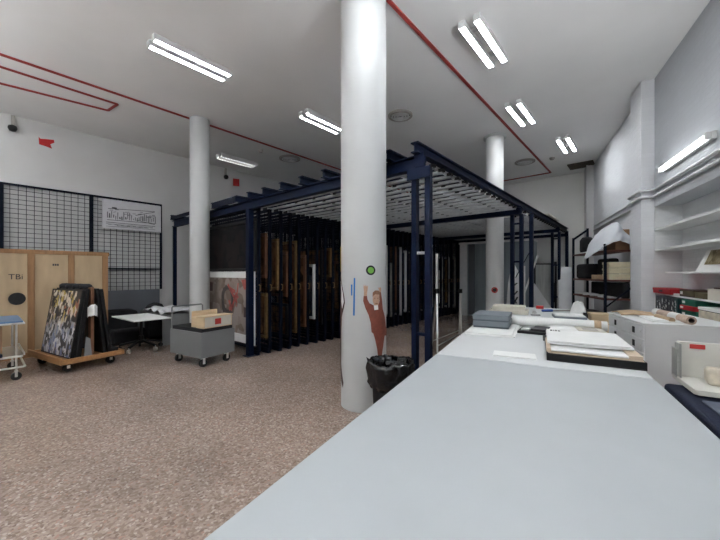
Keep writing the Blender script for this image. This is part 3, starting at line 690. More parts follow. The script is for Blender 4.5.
for x in (.14, DL - .14):
    for y in (-.12, -DW + .12):
        w_ = obj('caster', MB().cyl((x - .02, y, .065), (x + .02, y, .065), .065, n=18).box(x - .04, y - .03, .11, x + .04, y + .03, .15), M_rubber, dolly)
        obj('caster_fork', MB().box(x - .035, y - .02, .06, x - .025, y + .02, .15).box(x + .025, y - .02, .06, x + .035, y + .02, .15), M_alu, w_)
# canvases leaning on both sides
def leaning(name, label, x0, x1, yb, yt, zb, zt, T, mats, front=None, cat='painting', sgn=1):
    """board from bottom line (yb, zb) to top (yt, zt); thickness T outward (sgn=+1 towards +y)"""
    t = thing(name, label, cat, dolly.location.copy(), DRot)
    d = Vector((0, yt - yb, zt - zb)).normalized(); nrm = Vector((0, d.z, -d.y)) * sgn
    q = [(x0, yb, zb), (x1, yb, zb), (x1, yt, zt), (x0, yt, zt)]
    obj('canvas_body', MB().slab(q, nrm * T), mats, t, bevel=.006)
    if front:
        qi = [Vector(p) + nrm * (T + .001) for p in ((x0 + .03, yb + (yt - yb) * .02, zb + (zt - zb) * .02), (x1 - .03, yb + (yt - yb) * .02, zb + (zt - zb) * .02), (x1 - .03, yb + (yt - yb) * .98, zb + (zt - zb) * .98), (x0 + .03, yb + (yt - yb) * .98, zb + (zt - zb) * .98))]
        obj('painted_face', MB().slab(qi, nrm * .002), front, t)
    return t
z0 = .203
leaning('leaning_painting', 'busy multicoloured painting with black edges leaning on the dolly', .03, 1.20, -.16, -.325, z0, 1.31, .05, M_black, M_artA)
leaning('leaning_painting', 'black-backed canvas directly behind the multicoloured painting on the dolly', .02, 1.17, -.215, -.37, z0, 1.33, .045, M_black)
leaning('leaning_painting', 'black canvas nearest the brown post on the dolly', .05, 1.12, -.265, -.385, z0, 1.33, .04, M_black)
leaning('leaning_painting', 'black canvas leaning on the hidden side of the dolly, outermost', .06, 1.2, -.66, -.53, z0, 1.32, .05, M_black, sgn=-1)
leaning('leaning_painting', 'black canvas on the hidden side of the dolly, next to the brown post', .1, 1.15, -.60, -.49, z0, 1.33, .045, M_black, sgn=-1)
for k, x in enumerate((.12, .38, .64, .90)):
    solo('corner_pad', MB().lathe([(.0, .04), (.05, .038), (.085, .015), (.09, -.01), (.085, -.05)], 18), M_duskcl, 'black foam pad, %s along the dolly ridge from the near post' % ordinal(k + 1), 'pad', dolly.matrix_basis @ Vector((x + .12, -DW / 2 + .02, 1.375)), 0, 'foam pads on the dolly ridge')
solo('black_tray', MB().box(0, -.165, 0, 1.0, 0, .07), M_duskcl, 'low black tray on the dolly deck behind the leaning canvases', 'tray', dolly.matrix_basis @ Vector((.1, -.665, .201)), DRot, bevel=.01)
random.seed(3)
def rag(u, v):
    x = .05 + .03 * math.sin(9 * u) ; a = (u - .5) * 2
    return (x - .05 * math.cos(a * 1.5), -DW / 2 + a * .065, 1.0 + .08 * (1 - v) - .05 * abs(a) + .03 * noise.noise((u * 5, v * 5, 0)) - .1 * v)
solo('rag', MB().grid(rag, 12, 6), M_whitep, 'white rag tied round the brown dolly post', 'rag', dolly.location.copy(), DRot, solid=.012)
solo('folded_card', MB().slab([(.02, -.29, z0), (.02, -.40, z0), (.05, -.39, .50), (.05, -.33, .54)], (.015, 0, 0)), M_greymet, 'grey card propped at the foot of the dolly post', 'card', dolly.location.copy(), DRot)

# steel trolley cut by the left picture edge
t = thing('steel_trolley', 'steel two-shelf trolley with a blue top beside the crate, cut off by the picture edge', 'trolley', (-7.56, -.06, 0))
obj('top_tray', MB().box(-.5, -.5, .86, .5, .5, .885), M_bluetop, t, bevel=.006)
obj('tray_rim', MB().box(-.52, -.52, .835, .52, .52, .86), M_alu, t, bevel=.006)
obj('lower_shelf', MB().box(-.5, -.5, .34, .5, .5, .37).box(-.52, -.52, .37, .52, -.5, .41).box(-.52, .5, .37, .52, .52, .41), M_alu, t, bevel=.005)
obj('bumper_rail', MB().tube([(-.5, -.52, .2), (.5, -.52, .2), (.52, -.5, .2), (.52, .5, .2), (.5, .52, .2), (-.5, .52, .2)], .014), M_alu, t)
for x in (-.44, .44):
    for y in (-.43, .43):
        obj('upright', MB().cyl((x, y, .12), (x, y, .84), .014), M_alu, t)
        w_ = obj('caster', MB().cyl((x - .018, y, .06), (x + .018, y, .06), .06, n=18), M_rubber, t)
        obj('caster_fork', MB().box(x - .03, y - .015, .05, x - .022, y + .015, .13).box(x + .022, y - .015, .05, x + .03, y + .015, .13).box(x - .03, y - .02, .125, x + .03, y + .02, .14), M_alu, w_)
solo('cardboard_box', MB().box(-.3, -.26, 0, .3, .30, .42), M_card, 'brown cardboard box on the lower shelf of the steel trolley', 'box', (-7.44, -.07, .371), 0, bevel=.006)
solo('folded_cloth', MB().box(-.06, -.3, 0, .06, .30, .05), M_navycl, 'dark folded cloth on the lower shelf of the steel trolley', 'cloth', (-7.08, -.07, .371), 0, bevel=.015)

# ------------------------------------------------------------------ swivel table and wrapped desk
t = thing('swivel_table', 'white-topped table on a black star base with casters, beside the dolly', 'table', (-7.95, 2.22, 0), R(4))
obj('table_top', MB().box(-.6, -.34, .665, .6, .34, .69), M_whitep, t, bevel=.006)
obj('pedestal', MB().cyl((0, 0, .2), (0, 0, .62), .03).cyl((0, 0, .15), (0, 0, .3), .045).box(-.2, -.15, .62, .2, .15, .665), M_black, t)
for k in range(5):
    a = R(20 + 72 * k); c, s = math.cos(a), math.sin(a)
    lg = obj('star_leg', MB().bar((c * .03, s * .03, .2), (c * .38, s * .38, .12), .05, .035), M_black, t, bevel=.006)
    obj('caster', MB().cyl((c * .38 - s * .022, s * .38 + c * .022, .045), (c * .38 + s * .022, s * .38 - c * .022, .045), .042, n=14).cyl((c * .38, s * .38, .06), (c * .38, s * .38, .12), .01), M_alu if k in (0, 4) else M_rubber, lg)
t = thing('grey_desk', 'grey metal desk half hidden behind the white swivel table', 'desk', (-8.72, 2.95, -.07))
obj('desk_top', MB().box(-.75, -.33, .72, .7, .33, .75), M_greymet, t, bevel=.005)
obj('side_panel', MB().box(.66, -.3, .07, .69, .3, .72), M_greymet, t)
obj('side_panel', MB().box(-.72, -.3, .07, -.69, .3, .72), M_greymet, t)
obj('back_panel', MB().box(-.69, .27, .1, .66, .29, .72), M_black, t)
obj('drawer_unit', MB().box(-.66, -.26, .1, -.3, .26, .72), M_black, t)
random.seed(6)
def wrapf(u, v):
    x = -.45 + 1.2 * u; y = -.36 + .66 * v
    z = .775 + .05 * noise.noise((u * 4, v * 3, 2)) + .05 * math.sin(u * 3.1) + (.02 * math.sin(u * 17 + v * 6))
    if v < .1: z -= .02
    return (x, y, max(.757, z + .03))
solo('bubble_wrap', MB().grid(wrapf, 36, 18), M_wrap, 'crumpled sheet of bubble wrap lying on the grey desk', 'bubble wrap', (-8.72, 2.95, -.07), 0, solid=.008)
solo('black_bag', MB().lathe([(.0, .0), (.17, .01), (.2, .06), (.16, .13), (.05, .17), (0, .17)], 20, jitter=lambda i, k, a: (.02 * math.sin(3 * a), .01 * math.cos(5 * a))), M_duskcl, 'black soft bag on the left end of the grey desk', 'bag', (-9.3, 2.9, .681))

solo('black_drape', MB().box(-.3, -.36, 0, .3, .36, .72), M_duskcl, 'black draped stack on the floor between the crate and the grey desk', 'drape', (-9.5, 2.16, 0), 0, bevel=.09, seg=4)
solo('black_drape', MB().box(-.15, -.3, 0, .2, .38, .34), M_duskcl, 'low black draped bundle on the floor under the swivel table edge', 'drape', (-8.95, 2.18, 0), 0, bevel=.07, seg=4)

# ------------------------------------------------------------------ grey metal cart with boxes
gx = Vector((-.985, -.17, 0)).normalized(); GR = math.atan2(gx.y, gx.x)
cart = thing('metal_cart', 'grey sheet-metal cart with a tube handle and black casters, in front of the slim column', 'cart', (-5.58, 2.42, 0), GR)
GL, GW = .92, .66       # local x 0..GL to the left, y 0..-GW to the back
obj('side_panel', MB().box(0, -.02, .17, GL, 0, .60), M_greymet, cart, bevel=.004)
obj('side_panel', MB().box(0, -GW, .17, GL, -GW + .02, .60), M_greymet, cart, bevel=.004)
obj('end_panel', MB().box(0, -GW + .02, .17, .02, -.02, .60), M_greymet, cart, bevel=.004)
obj('end_panel', MB().box(GL - .02, -GW + .02, .17, GL, -.02, .60), M_greymet, cart, bevel=.004)
obj('floor_panel', MB().box(.02, -GW + .02, .17, GL - .02, -.02, .20), M_greymet, cart)
obj('lining', MB().box(.03, -GW + .03, .5, GL - .03, -.03, .655), M_duskcl, cart)
obj('handle', MB().tube([(GL - .01, -.03, .58), (GL + .0, -.03, .97), (GL + .005, -.05, .99), (GL + .005, -GW + .05, .99), (GL, -GW + .03, .97), (GL - .01, -GW + .03, .58)], .013), M_greymet, cart)
for x in (.1, GL - .1):
    for y in (-.1, -GW + .1):
        w_ = obj('caster', MB().cyl((x - .022, y, .065), (x + .022, y, .065), .065, n=18), M_rubber, cart)
        obj('caster_fork', MB().box(x - .036, y - .02, .055, x - .027, y + .02, .17).box(x + .027, y - .02, .055, x + .036, y + .02, .17).box(x - .05, y - .05, .155, x + .05, y + .05, .17), M_alu, w_)
t = thing('archive_box', 'pale wooden box with a red label, standing in the grey cart', 'box', cart.matrix_basis @ Vector((.035, -.63, .656)), GR)
obj('box_body', MB().box(0, 0, 0, .21, .56, .19), M_woodlt, t, bevel=.003)
obj('box_lid', MB().box(-.012, -.012, .19, .22, .572, .203), M_woodlt, t, bevel=.003)
obj('front_card', MB().box(-.004, .02, .015, 0, .54, .185), M_cream, t)
obj('red_label', MB().box(-.007, .23, .05, -.004, .35, .15), M_label, t)
for k in range(4): solo('file_folder', MB().box(0, 0, 0, .035, .5, .18), M_woodlt, 'pale card folder standing in the grey cart, %s behind the labelled box' % ordinal(k + 1), 'folder', cart.matrix_basis @ Vector((.265 + k * .04, -.59, .656)), GR, 'card folders in the grey cart', bevel=.003)
solo('plywood_board', MB().box(0, 0, 0, .02, .5, .27), M_woodlt, 'tallest pale plywood board standing upright in the grey cart', 'board', cart.matrix_basis @ Vector((.43, -.61, .656)), GR, bevel=.003)

# ------------------------------------------------------------------ things standing inside the rack bays
t = thing('aluminium_trestle', 'slim aluminium trestle with black clamps standing beyond the near rack corner', 'trestle')
Lt, Rt = at(437, 291, 6.85), at(460.3, 291, 8.2)
La, Lb = at(431.5, 347, 7.12), at(437.5, 352, 6.6); La.z = Lb.z = 0.015
Ra, Rb = at(459.2, 335, 8.5), at(461.5, 337, 8.1); Ra.z = Rb.z = 0.015
for p, q in ((Lt, La), (Lt, Lb), (Rt, Ra), (Rt, Rb)): obj('leg', MB().bar(p, (q.x, q.y, 0), .035, .03), M_alu, t)
up = Lt.copy(); up.z = 2.0
obj('mast', MB().bar(Lt, up, .05, .03), M_alu, t)
obj('cross_tube', MB().tube([La * .9 + Lt * .1, Ra * .9 + Rt * .1], .012).tube([Lb * .9 + Lt * .1, Rb * .9 + Rt * .1], .012), M_alu, t)
obj('top_tube', MB().tube([Lt, Rt], .006), M_black, t)
for p in (Lt, Rt): obj('clamp', MB().cyl(p - Vector((0, 0, .05)), p + Vector((0, 0, .05)), .05, n=10), M_black, t)

t = thing('tall_cabinet', 'tall blue-grey cabinet with a white top edge at the far end of the rack', 'cabinet', (-5.35, 12.0, 0))
obj('body', MB().box(.28, .05, 0, 2.5, .7, 2.68), M_booth, t)
obj('side_panel', MB().box(0, .0, 0, .28, .7, 2.68), M_boothlt, t)
obj('door_panel', MB().box(.33, .02, .06, .56, .05, 2.66), M_panelgr, t); obj('door_panel', MB().box(.60, .02, .06, 1.4, .05, 2.66), M_booth, t); obj('door_panel', MB().box(1.44, .02, .06, 2.48, .05, 2.66), M_booth, t)
obj('top_edge', MB().box(-.03, -.03, 2.68, 2.52, .72, 2.75), M_whitep, t, bevel=.005)

def panel3(name, label, cat, pts, D, back, m, th=.012, extra=None):
    """a leaning sheet: outline given where it is seen at distance D, leaning back towards 'back' metres; foot taken to the floor"""
    t = thing(name, label, cat)
    q = [at(px, py, D + b_) for (px, py), b_ in zip(pts, back)]
    nrm = (q[1] - q[0]).cross(q[2] - q[0]).normalized() * th
    obj('sheet', MB().slab(q, nrm), m, t)
    return t, q
def floorpt(px, D): p = at(px, 273, D); p.z = .0; return p
def sheet_on_floor(name, label, cat, tops, feet, D, lean, m, th=.012):
    """upright sheet: tops (px,py) at D+lean, feet px at D on the floor"""
    q = [floorpt(px, D) for px in feet] + [at(px, py, D + lean) for px, py in tops]
    nrm = (q[1] - q[0]).cross(q[-1] - q[0]).normalized() * th
    return tag(obj(name, MB().slab(q, nrm), m), label, cat)
sheet_on_floor('foam_board', 'white board with a pointed top leaning behind the far rack posts', 'board', [(518.5, 272), (512.3, 261.5), (508, 283)], [504, 519], 8.45, .12, M_whitep, .02)
pp = MB()
for a_, b_ in (((511.5, 302), (513, 296)), ((513, 296), (517.5, 291)), ((512, 287), (517, 283)), ((511, 292), (513.5, 287.5)), ((514, 303), (517.5, 297)), ((512.5, 298), (516.5, 303))):
    p, q = at(*a_, 8.30), at(*b_, 8.30); pp.bar(p, q, .012, .06, 0, up=(sY, -cY, 0))
pr = thing('patterned_card', 'black and white patterned card in front of the pointed white board', 'card')
obj('card_sheet', MB().slab([at(510, 305, 8.34), at(518.5, 305, 8.34), at(518.5, 281, 8.34), at(515, 279, 8.34)] , (-sY * .01, cY * .01, 0)).slab([floorpt(510, 8.34), floorpt(518.5, 8.34), at(518.5, 305, 8.34), at(510, 305, 8.34)], (-sY * .01, cY * .01, 0)), M_whitep, pr)
obj('black_pattern', pp, M_black, pr)
sheet_on_floor('foam_board', 'narrow white board standing upright between the far rack posts', 'board', [(525, 266), (519.5, 266)], [519.5, 525], 8.7, .05, M_whitep, .02)
sheet_on_floor('clear_sheet', 'tall clear panel with a slanting edge leaning beyond the far rack posts', 'panel', [(534.5, 283.5), (533.5, 283.5)], [534, 568], 8.9, .1, M_plast, .01)
t = thing('silver_pole', 'silver pole propped diagonally against the far rack posts', 'pole')
p0, p1 = at(537, 257.5, 8.3), at(527, 272.5, 8.3); pf = floorpt(507.5, 7.85)
obj('tube', MB().cyl(p0, pf, .022), M_alu, t); obj('end_cap', MB().cyl(p0, p0 + (p0 - p1).normalized() * .05, .03), M_whitep, t)
# framed clear sheets near the far wall
t = thing('framed_sheet', 'grey glazed panel in a black frame standing near the far wall', 'panel', floorpt(546, 10.2), YAW)
obj('black_frame', MB().box(-.36, -.02, 0, -.33, .02, 1.9).box(.26, -.03, 0, .32, .03, 1.95).box(-.36, -.02, 1.86, .3, .02, 1.9), M_black, t)
obj('glazing', MB().box(-.33, -.006, .03, .26, .006, 1.86), mat('grey_glazing', (.46, .475, .47), .25, var=.2, scale=3, stretch=(4, 4, .4)), t)
obj('black_fitting', MB().box(.18, -.06, 1.05, .24, -.03, 1.3).box(.2, -.06, .7, .27, -.03, 1.05), M_black, t, bevel=.01)
def silv(u, v):
    p0 = floorpt(558.5 + 18.5 * u, 9.6); t1 = at(558 + 14.5 * u - 2.2 * u * (1 - u), 268.5 - (1.5 if u > .1 else 0) + 5 * max(0, u - .85) / .15 * .6, 10.0)
    p = p0.lerp(t1, v); b_ = .12 * math.sin(math.pi * u)
    return p + Vector((sY * b_, -cY * b_, 0))
solo('silver_sheet', MB().grid(silv, 14, 8), M_plast, 'curved silvery plastic sheet leaning left of the navy shelving', 'sheet', solid=.012)

# ------------------------------------------------------------------ navy shelving by the right wall
SA = WA + R(10.5)
su = thing('shelving_unit', 'dark navy steel shelving with brown boards against the right wall', 'shelving', Wp(-.50, 8.9, 0), SA)
SL, SD = 1.78, .5
for (x, y, z) in ((0, 0, 2.2), (SD, 0, 2.35), (0, SL, 2.5), (SD - .18, SL, 2.74)):
    obj('post', MB().box(x - .022, y - .022, 0, x + .022, y + .022, z), M_navydk, su)
for z in (.35, 1.07, 1.46, 2.07):
    obj('shelf_board', MB().box(-.01, .02, z - .035, SD - .02, SL - .02, z), M_brown, su, bevel=.003)
obj('side_brace', MB().bar((0, SL, 2.46), (SD - .18, SL, 2.70), .02, .05), M_navydk, su)
obj('side_brace', MB().bar((0, -.03, .9), (SD, -.03, 1.35), .012, .03), M_navydk, su)
def SP(x, y, z): return su.matrix_basis @ Vector((x, y, z))
for k in range(3):
    bt = thing('storage_box', 'pale yellow flat storage box, %s in the stack of three on the navy shelving' % ['lowest', 'middle', 'topmost'][k], 'box', SP(.09, .04, 1.461 + k * .124), SA, 'yellow boxes on the navy shelving')
    obj('tray', MB().box(0, 0, 0, .37, .3, .09), M_paleyel, bt, bevel=.004)
    obj('lid', MB().box(-.01, -.01, .07, .38, .31, .117), M_paleyel, bt, bevel=.006)
solo('cardboard_box', MB().box(0, 0, 0, .2, .28, .10), M_kraft, 'small brown box beside the yellow boxes on the navy shelving', 'box', SP(.01, .42, 1.461), SA, bevel=.004)
solo('black_bag', MB().box(0, 0, 0, .4, .62, .36), M_duskcl, 'black bag on the far part of the middle shelving board', 'bag', SP(.03, 1.08, 1.461), SA, bevel=.06, seg=4)
solo('black_bag', MB().box(0, 0, 0, .2, .6, .46), M_duskcl, 'upright black bag behind the small brown box on the shelving', 'bag', SP(.24, .42, 1.461), SA, bevel=.05, seg=4)
solo('dark_case', MB().box(0, 0, 0, .14, 1.55, .32), M_duskcl, 'long dark case behind the loose papers on the lower shelving board', 'case', SP(.33, .06, 1.071), SA, bevel=.03, seg=3)
solo('dark_case', MB().box(0, 0, 0, .42, 1.6, .34), M_duskcl, 'long dark case on the lowest navy shelving board', 'case', SP(.03, .1, .351), SA, bevel=.05, seg=3)
random.seed(9)
for k in range(4):
    solo('paper_sheet', MB().grid(lambda u, v, k=k: ((.0 + .28 * u), .38 * v, .012 + k * .004 + .02 * math.sin(4 * u + k) * math.sin(3 * v + k)), 8, 8), M_whitep, 'loose white paper heap, %s from the near end of the lower shelving board' % ordinal(k + 1), 'paper', SP(.03, .06 + k * .41, 1.075), SA, 'loose papers on the navy shelving', solid=.02)
solo('rolled_blanket', MB().lathe([(.0, 0), (.12, .0), (.15, .1), (.15, .34), (.1, .42), (0, .44)], 20), M_duskcl, 'dark grey rolled bundle on the far end of the top shelving board', 'bundle', SP(.24, 1.6, 2.071), SA)
solo('white_plank', MB().box(-.13, 0, 0, -.05, .9, .03), M_whitep, 'white plank jutting from the far end of the top shelving board', 'plank', SP(.15, 1.05, 2.071), SA)
solo('cardboard_box', MB().box(.2, 0, 0, .46, .42, .44), M_card, 'tall brown cardboard box under the white sheet on top of the shelving', 'box', SP(.06, .2, 2.071), SA, bevel=.008)
TOPC = [(583.5, 259, 7.55), (589, 245, 7.5), (596, 234.5, 7.4), (604, 228, 7.25), (611, 224, 7.1), (616.5, 222.5, 7.0), (621, 226, 6.95), (626.5, 236, 6.85), (632, 245.5, 6.75)]
BOTC = [(583.5, 260, 7.5), (590, 256.5, 7.25), (596, 252.5, 7.05), (602, 248, 6.85), (608, 244.5, 6.7), (614, 242, 6.62), (620, 240.5, 6.62), (626, 242.5, 6.64), (632, 246, 6.66)]
def curve(L, u):
    x = u * (len(L) - 1); i = min(int(x), len(L) - 2); f = x - i
    return [a + (b - a) * f for a, b in zip(L[i], L[i + 1])]
def drape(u, v):
    a, b = at(*curve(TOPC, u)), at(*curve(BOTC, u)); p = a.lerp(b, v)
    k = math.sin(math.pi * v) * (.06 + .03 * math.sin(u * 22 + v * 3)) + .015 * math.sin(u * 31 - 2 * v)
    return p + Vector((sY * k, -cY * k, .03 * math.sin(math.pi * v)))
solo('dust_sheet', MB().grid(drape, 40, 14), M_sheet, 'white cotton sheet draped over the box on top of the shelving', 'sheet', solid=.01)

# ------------------------------------------------------------------ plan chest, roll, papers
pc = thing('plan_chest', 'light grey metal plan chest with black drawer pulls, right of the white tables', 'plan chest', Wp(-.90, 5.2, 0), WA + .07)
PW, PL_, PH = .86, 1.12, 1.05
obj('body', MB().box(.02, 0, .08, PW, PL_, PH - .02), M_file, pc, bevel=.004)
obj('top_panel', MB().box(-.005, -.005, PH - .02, PW + .005, PL_ + .005, PH), M_file, pc, bevel=.004)
obj('plinth', MB().box(.05, .03, 0, PW - .02, PL_ - .03, .08), M_greymet, pc)
for k in range(6):
    z1 = PH - .03 - k * .152; d = obj('drawer', MB().box(0, .012, z1 - .144, .022, PL_ - .012, z1), M_file, pc, bevel=.004)
    for y in (.24, .83): obj('pull', MB().box(-.008, y - .03, z1 - .112, .0, y + .03, z1 - .04), M_black, d, bevel=.008)
    obj('lock', MB().cyl((-.006, .06, z1 - .07), (0, .06, z1 - .07), .012, n=12), M_alu, d)
def PC(x, y, z): return pc.matrix_basis @ Vector((x, y, z))
random.seed(12)
solo('brown_paper_stack', MB().grid(lambda u, v: (.03 + .62 * u, .72 + .36 * v, 1.058 + .05 * math.sin(math.pi * v) * (.5 + .5 * noise.noise((u * 3, v * 2, 1))) + .012 * math.sin(7 * u)), 20, 10), M_kraft, 'rumpled brown paper lying at the far end of the plan chest', 'paper', pc.location.copy(), WA + .07, solid=.014)
solo('white_paper_stack', MB().box(.12, .12, 1.051, .40, .62, 1.066).box(.14, .16, 1.066, .38, .6, 1.075), M_whitep, 'flat white paper stack on the plan chest before the brown paper', 'paper', pc.location.copy(), WA)
p0, p1 = at(656, 312, 4.25), at(691.5, 320.3, 3.47); p0.z = p1.z = 1.052 + .047
t = thing('paper_roll', 'brown paper roll with a white sleeve and open dark end on the plan chest', 'paper roll')
d = (p1 - p0).normalized()
def hollow(p, q, r, m):
    b = MB().cyl(p, q, r, n=24, m=0, caps=False).cyl(p, q, r * .6, n=24, m=1, caps=False)
    dd = (q - p).normalized(); u = dd.cross(Vector((0, 0, 1))).normalized(); w2 = dd.cross(u); n = 24
    for e in (p, q):
        vs = [e + (u * math.cos(2 * math.pi * k / n) + w2 * math.sin(2 * math.pi * k / n)) * rr for rr in (r, r * .6) for k in range(n)]
        b.add(vs, [(k, (k + 1) % n, (k + 1) % n + n, k + n) for k in range(n)], 0)
    return b
obj('paper_tube', hollow(p0, p1, .044, 0), [M_kraftlt, M_maroon], t)
q0, q1 = p0.lerp(p1, .5), p0.lerp(p1, .74)
obj('sleeve', MB().cyl(q0, q1, .0465, n=24, caps=False), M_whitep, t)
obj('sleeve', MB().cyl(p0, p0.lerp(p1, .16), .0465, n=24, caps=False), M_whitep, t)
p2, p3 = p0 + Vector((-.10, -.09, 0)), p0.lerp(p1, .8) + Vector((-.09, -.075, 0)); p2.z = p3.z = 1.052 + .028
solo('paper_roll', MB().cyl(p2.lerp(p3, .45), p3, .028, n=16), M_kraft, 'thin brown paper roll beside the sleeved roll on the plan chest', 'paper roll')

# ------------------------------------------------------------------ things in the wall niche
def niche(name, label, cat, y0, y1, z0, z1, m, x0=.0, x1=.26, bevel=.004, group=None):
    return solo(name, MB().box(x0, 0, 0, x1, y1 - y0, z1 - z0), m, label, cat, Wp(0, y0, z0), WA, group, bevel=bevel)
t = thing('flat_box', 'flat red box at the left end of the lower niche shelf', 'box', Wp(0, 7.18, 1.266), WA)
obj('box_body', MB().box(-.03, 0, 0, .24, .70, .055), M_redbx, t, bevel=.004); obj('box_lid', MB().box(-.036, -.006, .05, .246, .706, .088), M_redbx, t, bevel=.005)
obj('emblem', MB().box(-.039, .28, .03, -.036, .42, .06), M_maroon, t)
niche('paper_bundle', 'flat white paper bundle between the red box and the dark album', 'paper', 6.98, 7.16, 1.266, 1.29, M_whitep)
t = thing('album', 'thick dark maroon album lying on the lower niche shelf', 'album', Wp(0, 6.53, 1.266), WA)
obj('cover', MB().box(0, 0, 0, .24, .42, .015).box(0, 0, .085, .24, .42, .1).box(.0, .4, 0, .24, .42, .1), M_maroon, t, bevel=.004); obj('pages', MB().box(.005, .005, .015, .235, .40, .085), M_olive, t)
obj('label', MB().box(-.003, .32, .03, .0, .39, .07), M_whitep, t)
niche('album', 'olive brown album right of the maroon one on the niche shelf', 'album', 6.2, 6.5, 1.266, 1.34, M_olive)
t = thing('wooden_box', 'pale wooden box at the right end of the lower niche shelf', 'box', Wp(0, 5.7, 1.266), WA)
obj('box_body', MB().box(0, 0, 0, .26, .47, .12), M_cream, t, bevel=.004); obj('box_lid', MB().box(-.005, -.005, .12, .265, .475, .14), M_cream, t, bevel=.003)
obj('dark_strap', MB().box(.03, .05, .14, .2, .4, .155), M_maroon, t)
# black document cases with white lettering
random.seed(31)
for k in range(7):
    y = 7.72 - k * .122
    t = thing('document_case', 'black document case with white marks, %s from the left in the niche' % ordinal(k + 1), 'case', Wp(-.01, y, .931), WA, 'black document cases in the niche')
    obj('case_body', MB().box(0, 0, 0, .26, .115, .29), mat('black_case', (.016, .018, .026), .5, var=.1) if k < 6 else mat('teal_case', (.012, .05, .055), .5, var=.1), t, bevel=.003)
    b = MB()
    for j in range(5 if k not in (0,) else 3):
        yy = .012 + random.random() * .06; zz = .06 + random.random() * .17; ww = .012 + random.random() * .03; hh = .012 + random.random() * .045
        b.add([(-.0015, yy, zz), (-.0015, yy + ww, zz + .006), (-.0015, yy + ww * .8, zz + hh), (-.0015, yy + .004, zz + hh * .8)], [(0, 1, 2, 3)])
    obj('white_lettering', b, M_whitep, t)
for k, (m, zz, h, lab) in enumerate(((M_green, .931, .155, 'lower dark green flat box under the red one in the niche'), (M_redbx, 1.087, .062, 'red flat box sandwiched between two green boxes in the niche'), (M_green, 1.15, .08, 'upper dark green flat box above the red one in the niche'))):
    t = thing('flat_box', lab, 'box', Wp(-.02 - .02 * (k == 1), 6.42, zz), WA)
    obj('box_body', MB().box(0, 0, 0, .27, .41, h), m, t, bevel=.004)
    obj('label', MB().box(-.003, .30, h * .35, 0, .38, h * .75), M_whitep, t)
t = thing('wooden_box', 'beige box with a white lid under the niche shelf, right of the green boxes', 'box', Wp(-.02, 5.6, .931), WA)
obj('box_body', MB().box(0, 0, 0, .28, .74, .19), M_stone, t, bevel=.004); obj('box_lid', MB().box(-.006, -.006, .2, .286, .746, .235), M_whitep, t, bevel=.004); obj('dark_gap', MB().box(.01, .01, .19, .27, .73, .2), M_black, t)
t = thing('framed_landscape', 'small faded landscape in a white mount leaning on the thin niche shelf', 'painting', Wp(.06, 5.5, 1.62), WA)
q = [(0, 0, 0), (0, 1.14, 0), (.1, 1.08, .28), (.1, 0, .28)]
obj('mount', MB().slab(q, (.01, 0, -.003)), M_whitep, t); obj('landscape', MB().slab([(.028, .1, .09), (.028, .98, .09), (.09, .96, .277), (.09, .1, .277)], (-.003, 0, 0)), M_artE, t)

# ------------------------------------------------------------------ white work tables
TA = R(12.5)
TO = Vector((-1.37, 2.6, 0))
def Tp(u, v, z=0): return TO + Vector((u * math.cos(TA) - v * math.sin(TA), u * math.sin(TA) + v * math.cos(TA), z))
TZ = .9
M_tlit = mat('lamplit_laminate', (0.56, 0.575, 0.58), 0.6, var=0.02, scale=4)  # laminate lightened in colour in place of lamplight on the back tables
def table(v0, v1, label, top=None):
    t = thing('work_table', label, 'table', Tp(0, v0, 0), TA, 'white work tables')
    L = v1 - v0
    obj('table_top', MB().box(0, 0, TZ - .035, 1.45, L, TZ), top or M_white, t, bevel=.004)
    obj('apron', MB().box(.06, .06, TZ - .12, .09, L - .06, TZ - .035).box(1.36, .06, TZ - .12, 1.39, L - .06, TZ - .035).box(.09, .06, TZ - .12, 1.36, .09, TZ - .035).box(.09, L - .09, TZ - .12, 1.36, L - .06, TZ - .035), M_file, t)
    for x in (.1, 1.35):
        for y in (.1, L - .1): obj('leg', MB().box(x - .03, y - .03, 0, x + .03, y + .03, TZ - .035), M_file, t, bevel=.004)
table(-2.42, -.008, 'nearest white work table, bare and filling the foreground')
table(.008, 2.42, 'middle white work table with the black portfolio and grey boxes', M_tlit)
table(2.428, 4.72, 'farthest white work table with the cream boxes and paper tray', M_tlit)
def T(name, label, cat, u, v, z, mb, m, rot=0, group=None, **k): return solo(name, mb, m, label, cat, Tp(u, v, z), TA + rot, group, **k)
def Tt(name, label, cat, u, v, z, rot=0, group=None): return thing(name, label, cat, Tp(u, v, z), TA + rot, group)
E0 = TZ + .001
# booklet at the joint
T('booklet', 'thin white booklet lying near the joint of the two nearest tables', 'booklet', .44, .14, E0, MB().box(0, 0, 0, .33, .18, .005).box(.004, .0, .005, .325, .175, .012), M_whitep, R(4), bevel=.002)
# portfolio
pf_ = Tt('portfolio_box', 'shallow black portfolio box full of white sheets on the middle table', 'portfolio', .835, .2, E0, R(0))
obj('tray_bottom', MB().box(0, 0, 0, .625, .87, .008), M_black, pf_)
obj('tray_wall', MB().box(0, 0, .008, .625, .012, .06).box(0, .858, .008, .625, .87, .06).box(0, .012, .008, .012, .858, .06).box(.613, .012, .008, .625, .858, .06), M_black, pf_, bevel=.002)
obj('open_lid', MB().box(-.015, .872, .0, .675, 1.285, .008), M_black, pf_)
T('backing_board', 'beige backing board lying in the black portfolio box', 'board', .85, .215, E0 + .009, MB().box(0, 0, 0, .595, .84, .056), M_beige)
def sh(u, v, W, H, z, lift, ph): return (W * u, H * v, z + lift * math.sin(math.pi * v) + .0025 * math.sin(6 * u + ph) + .003 * math.sin(3 * v + ph))
T('paper_sheet', 'lower thick stack of white sheets in the black portfolio box', 'paper', .868, .225, E0 + .066, MB().grid(lambda u, v: sh(u, v, .545, .8, .014, .0, 0), 14, 14), M_whitep, solid=.014)
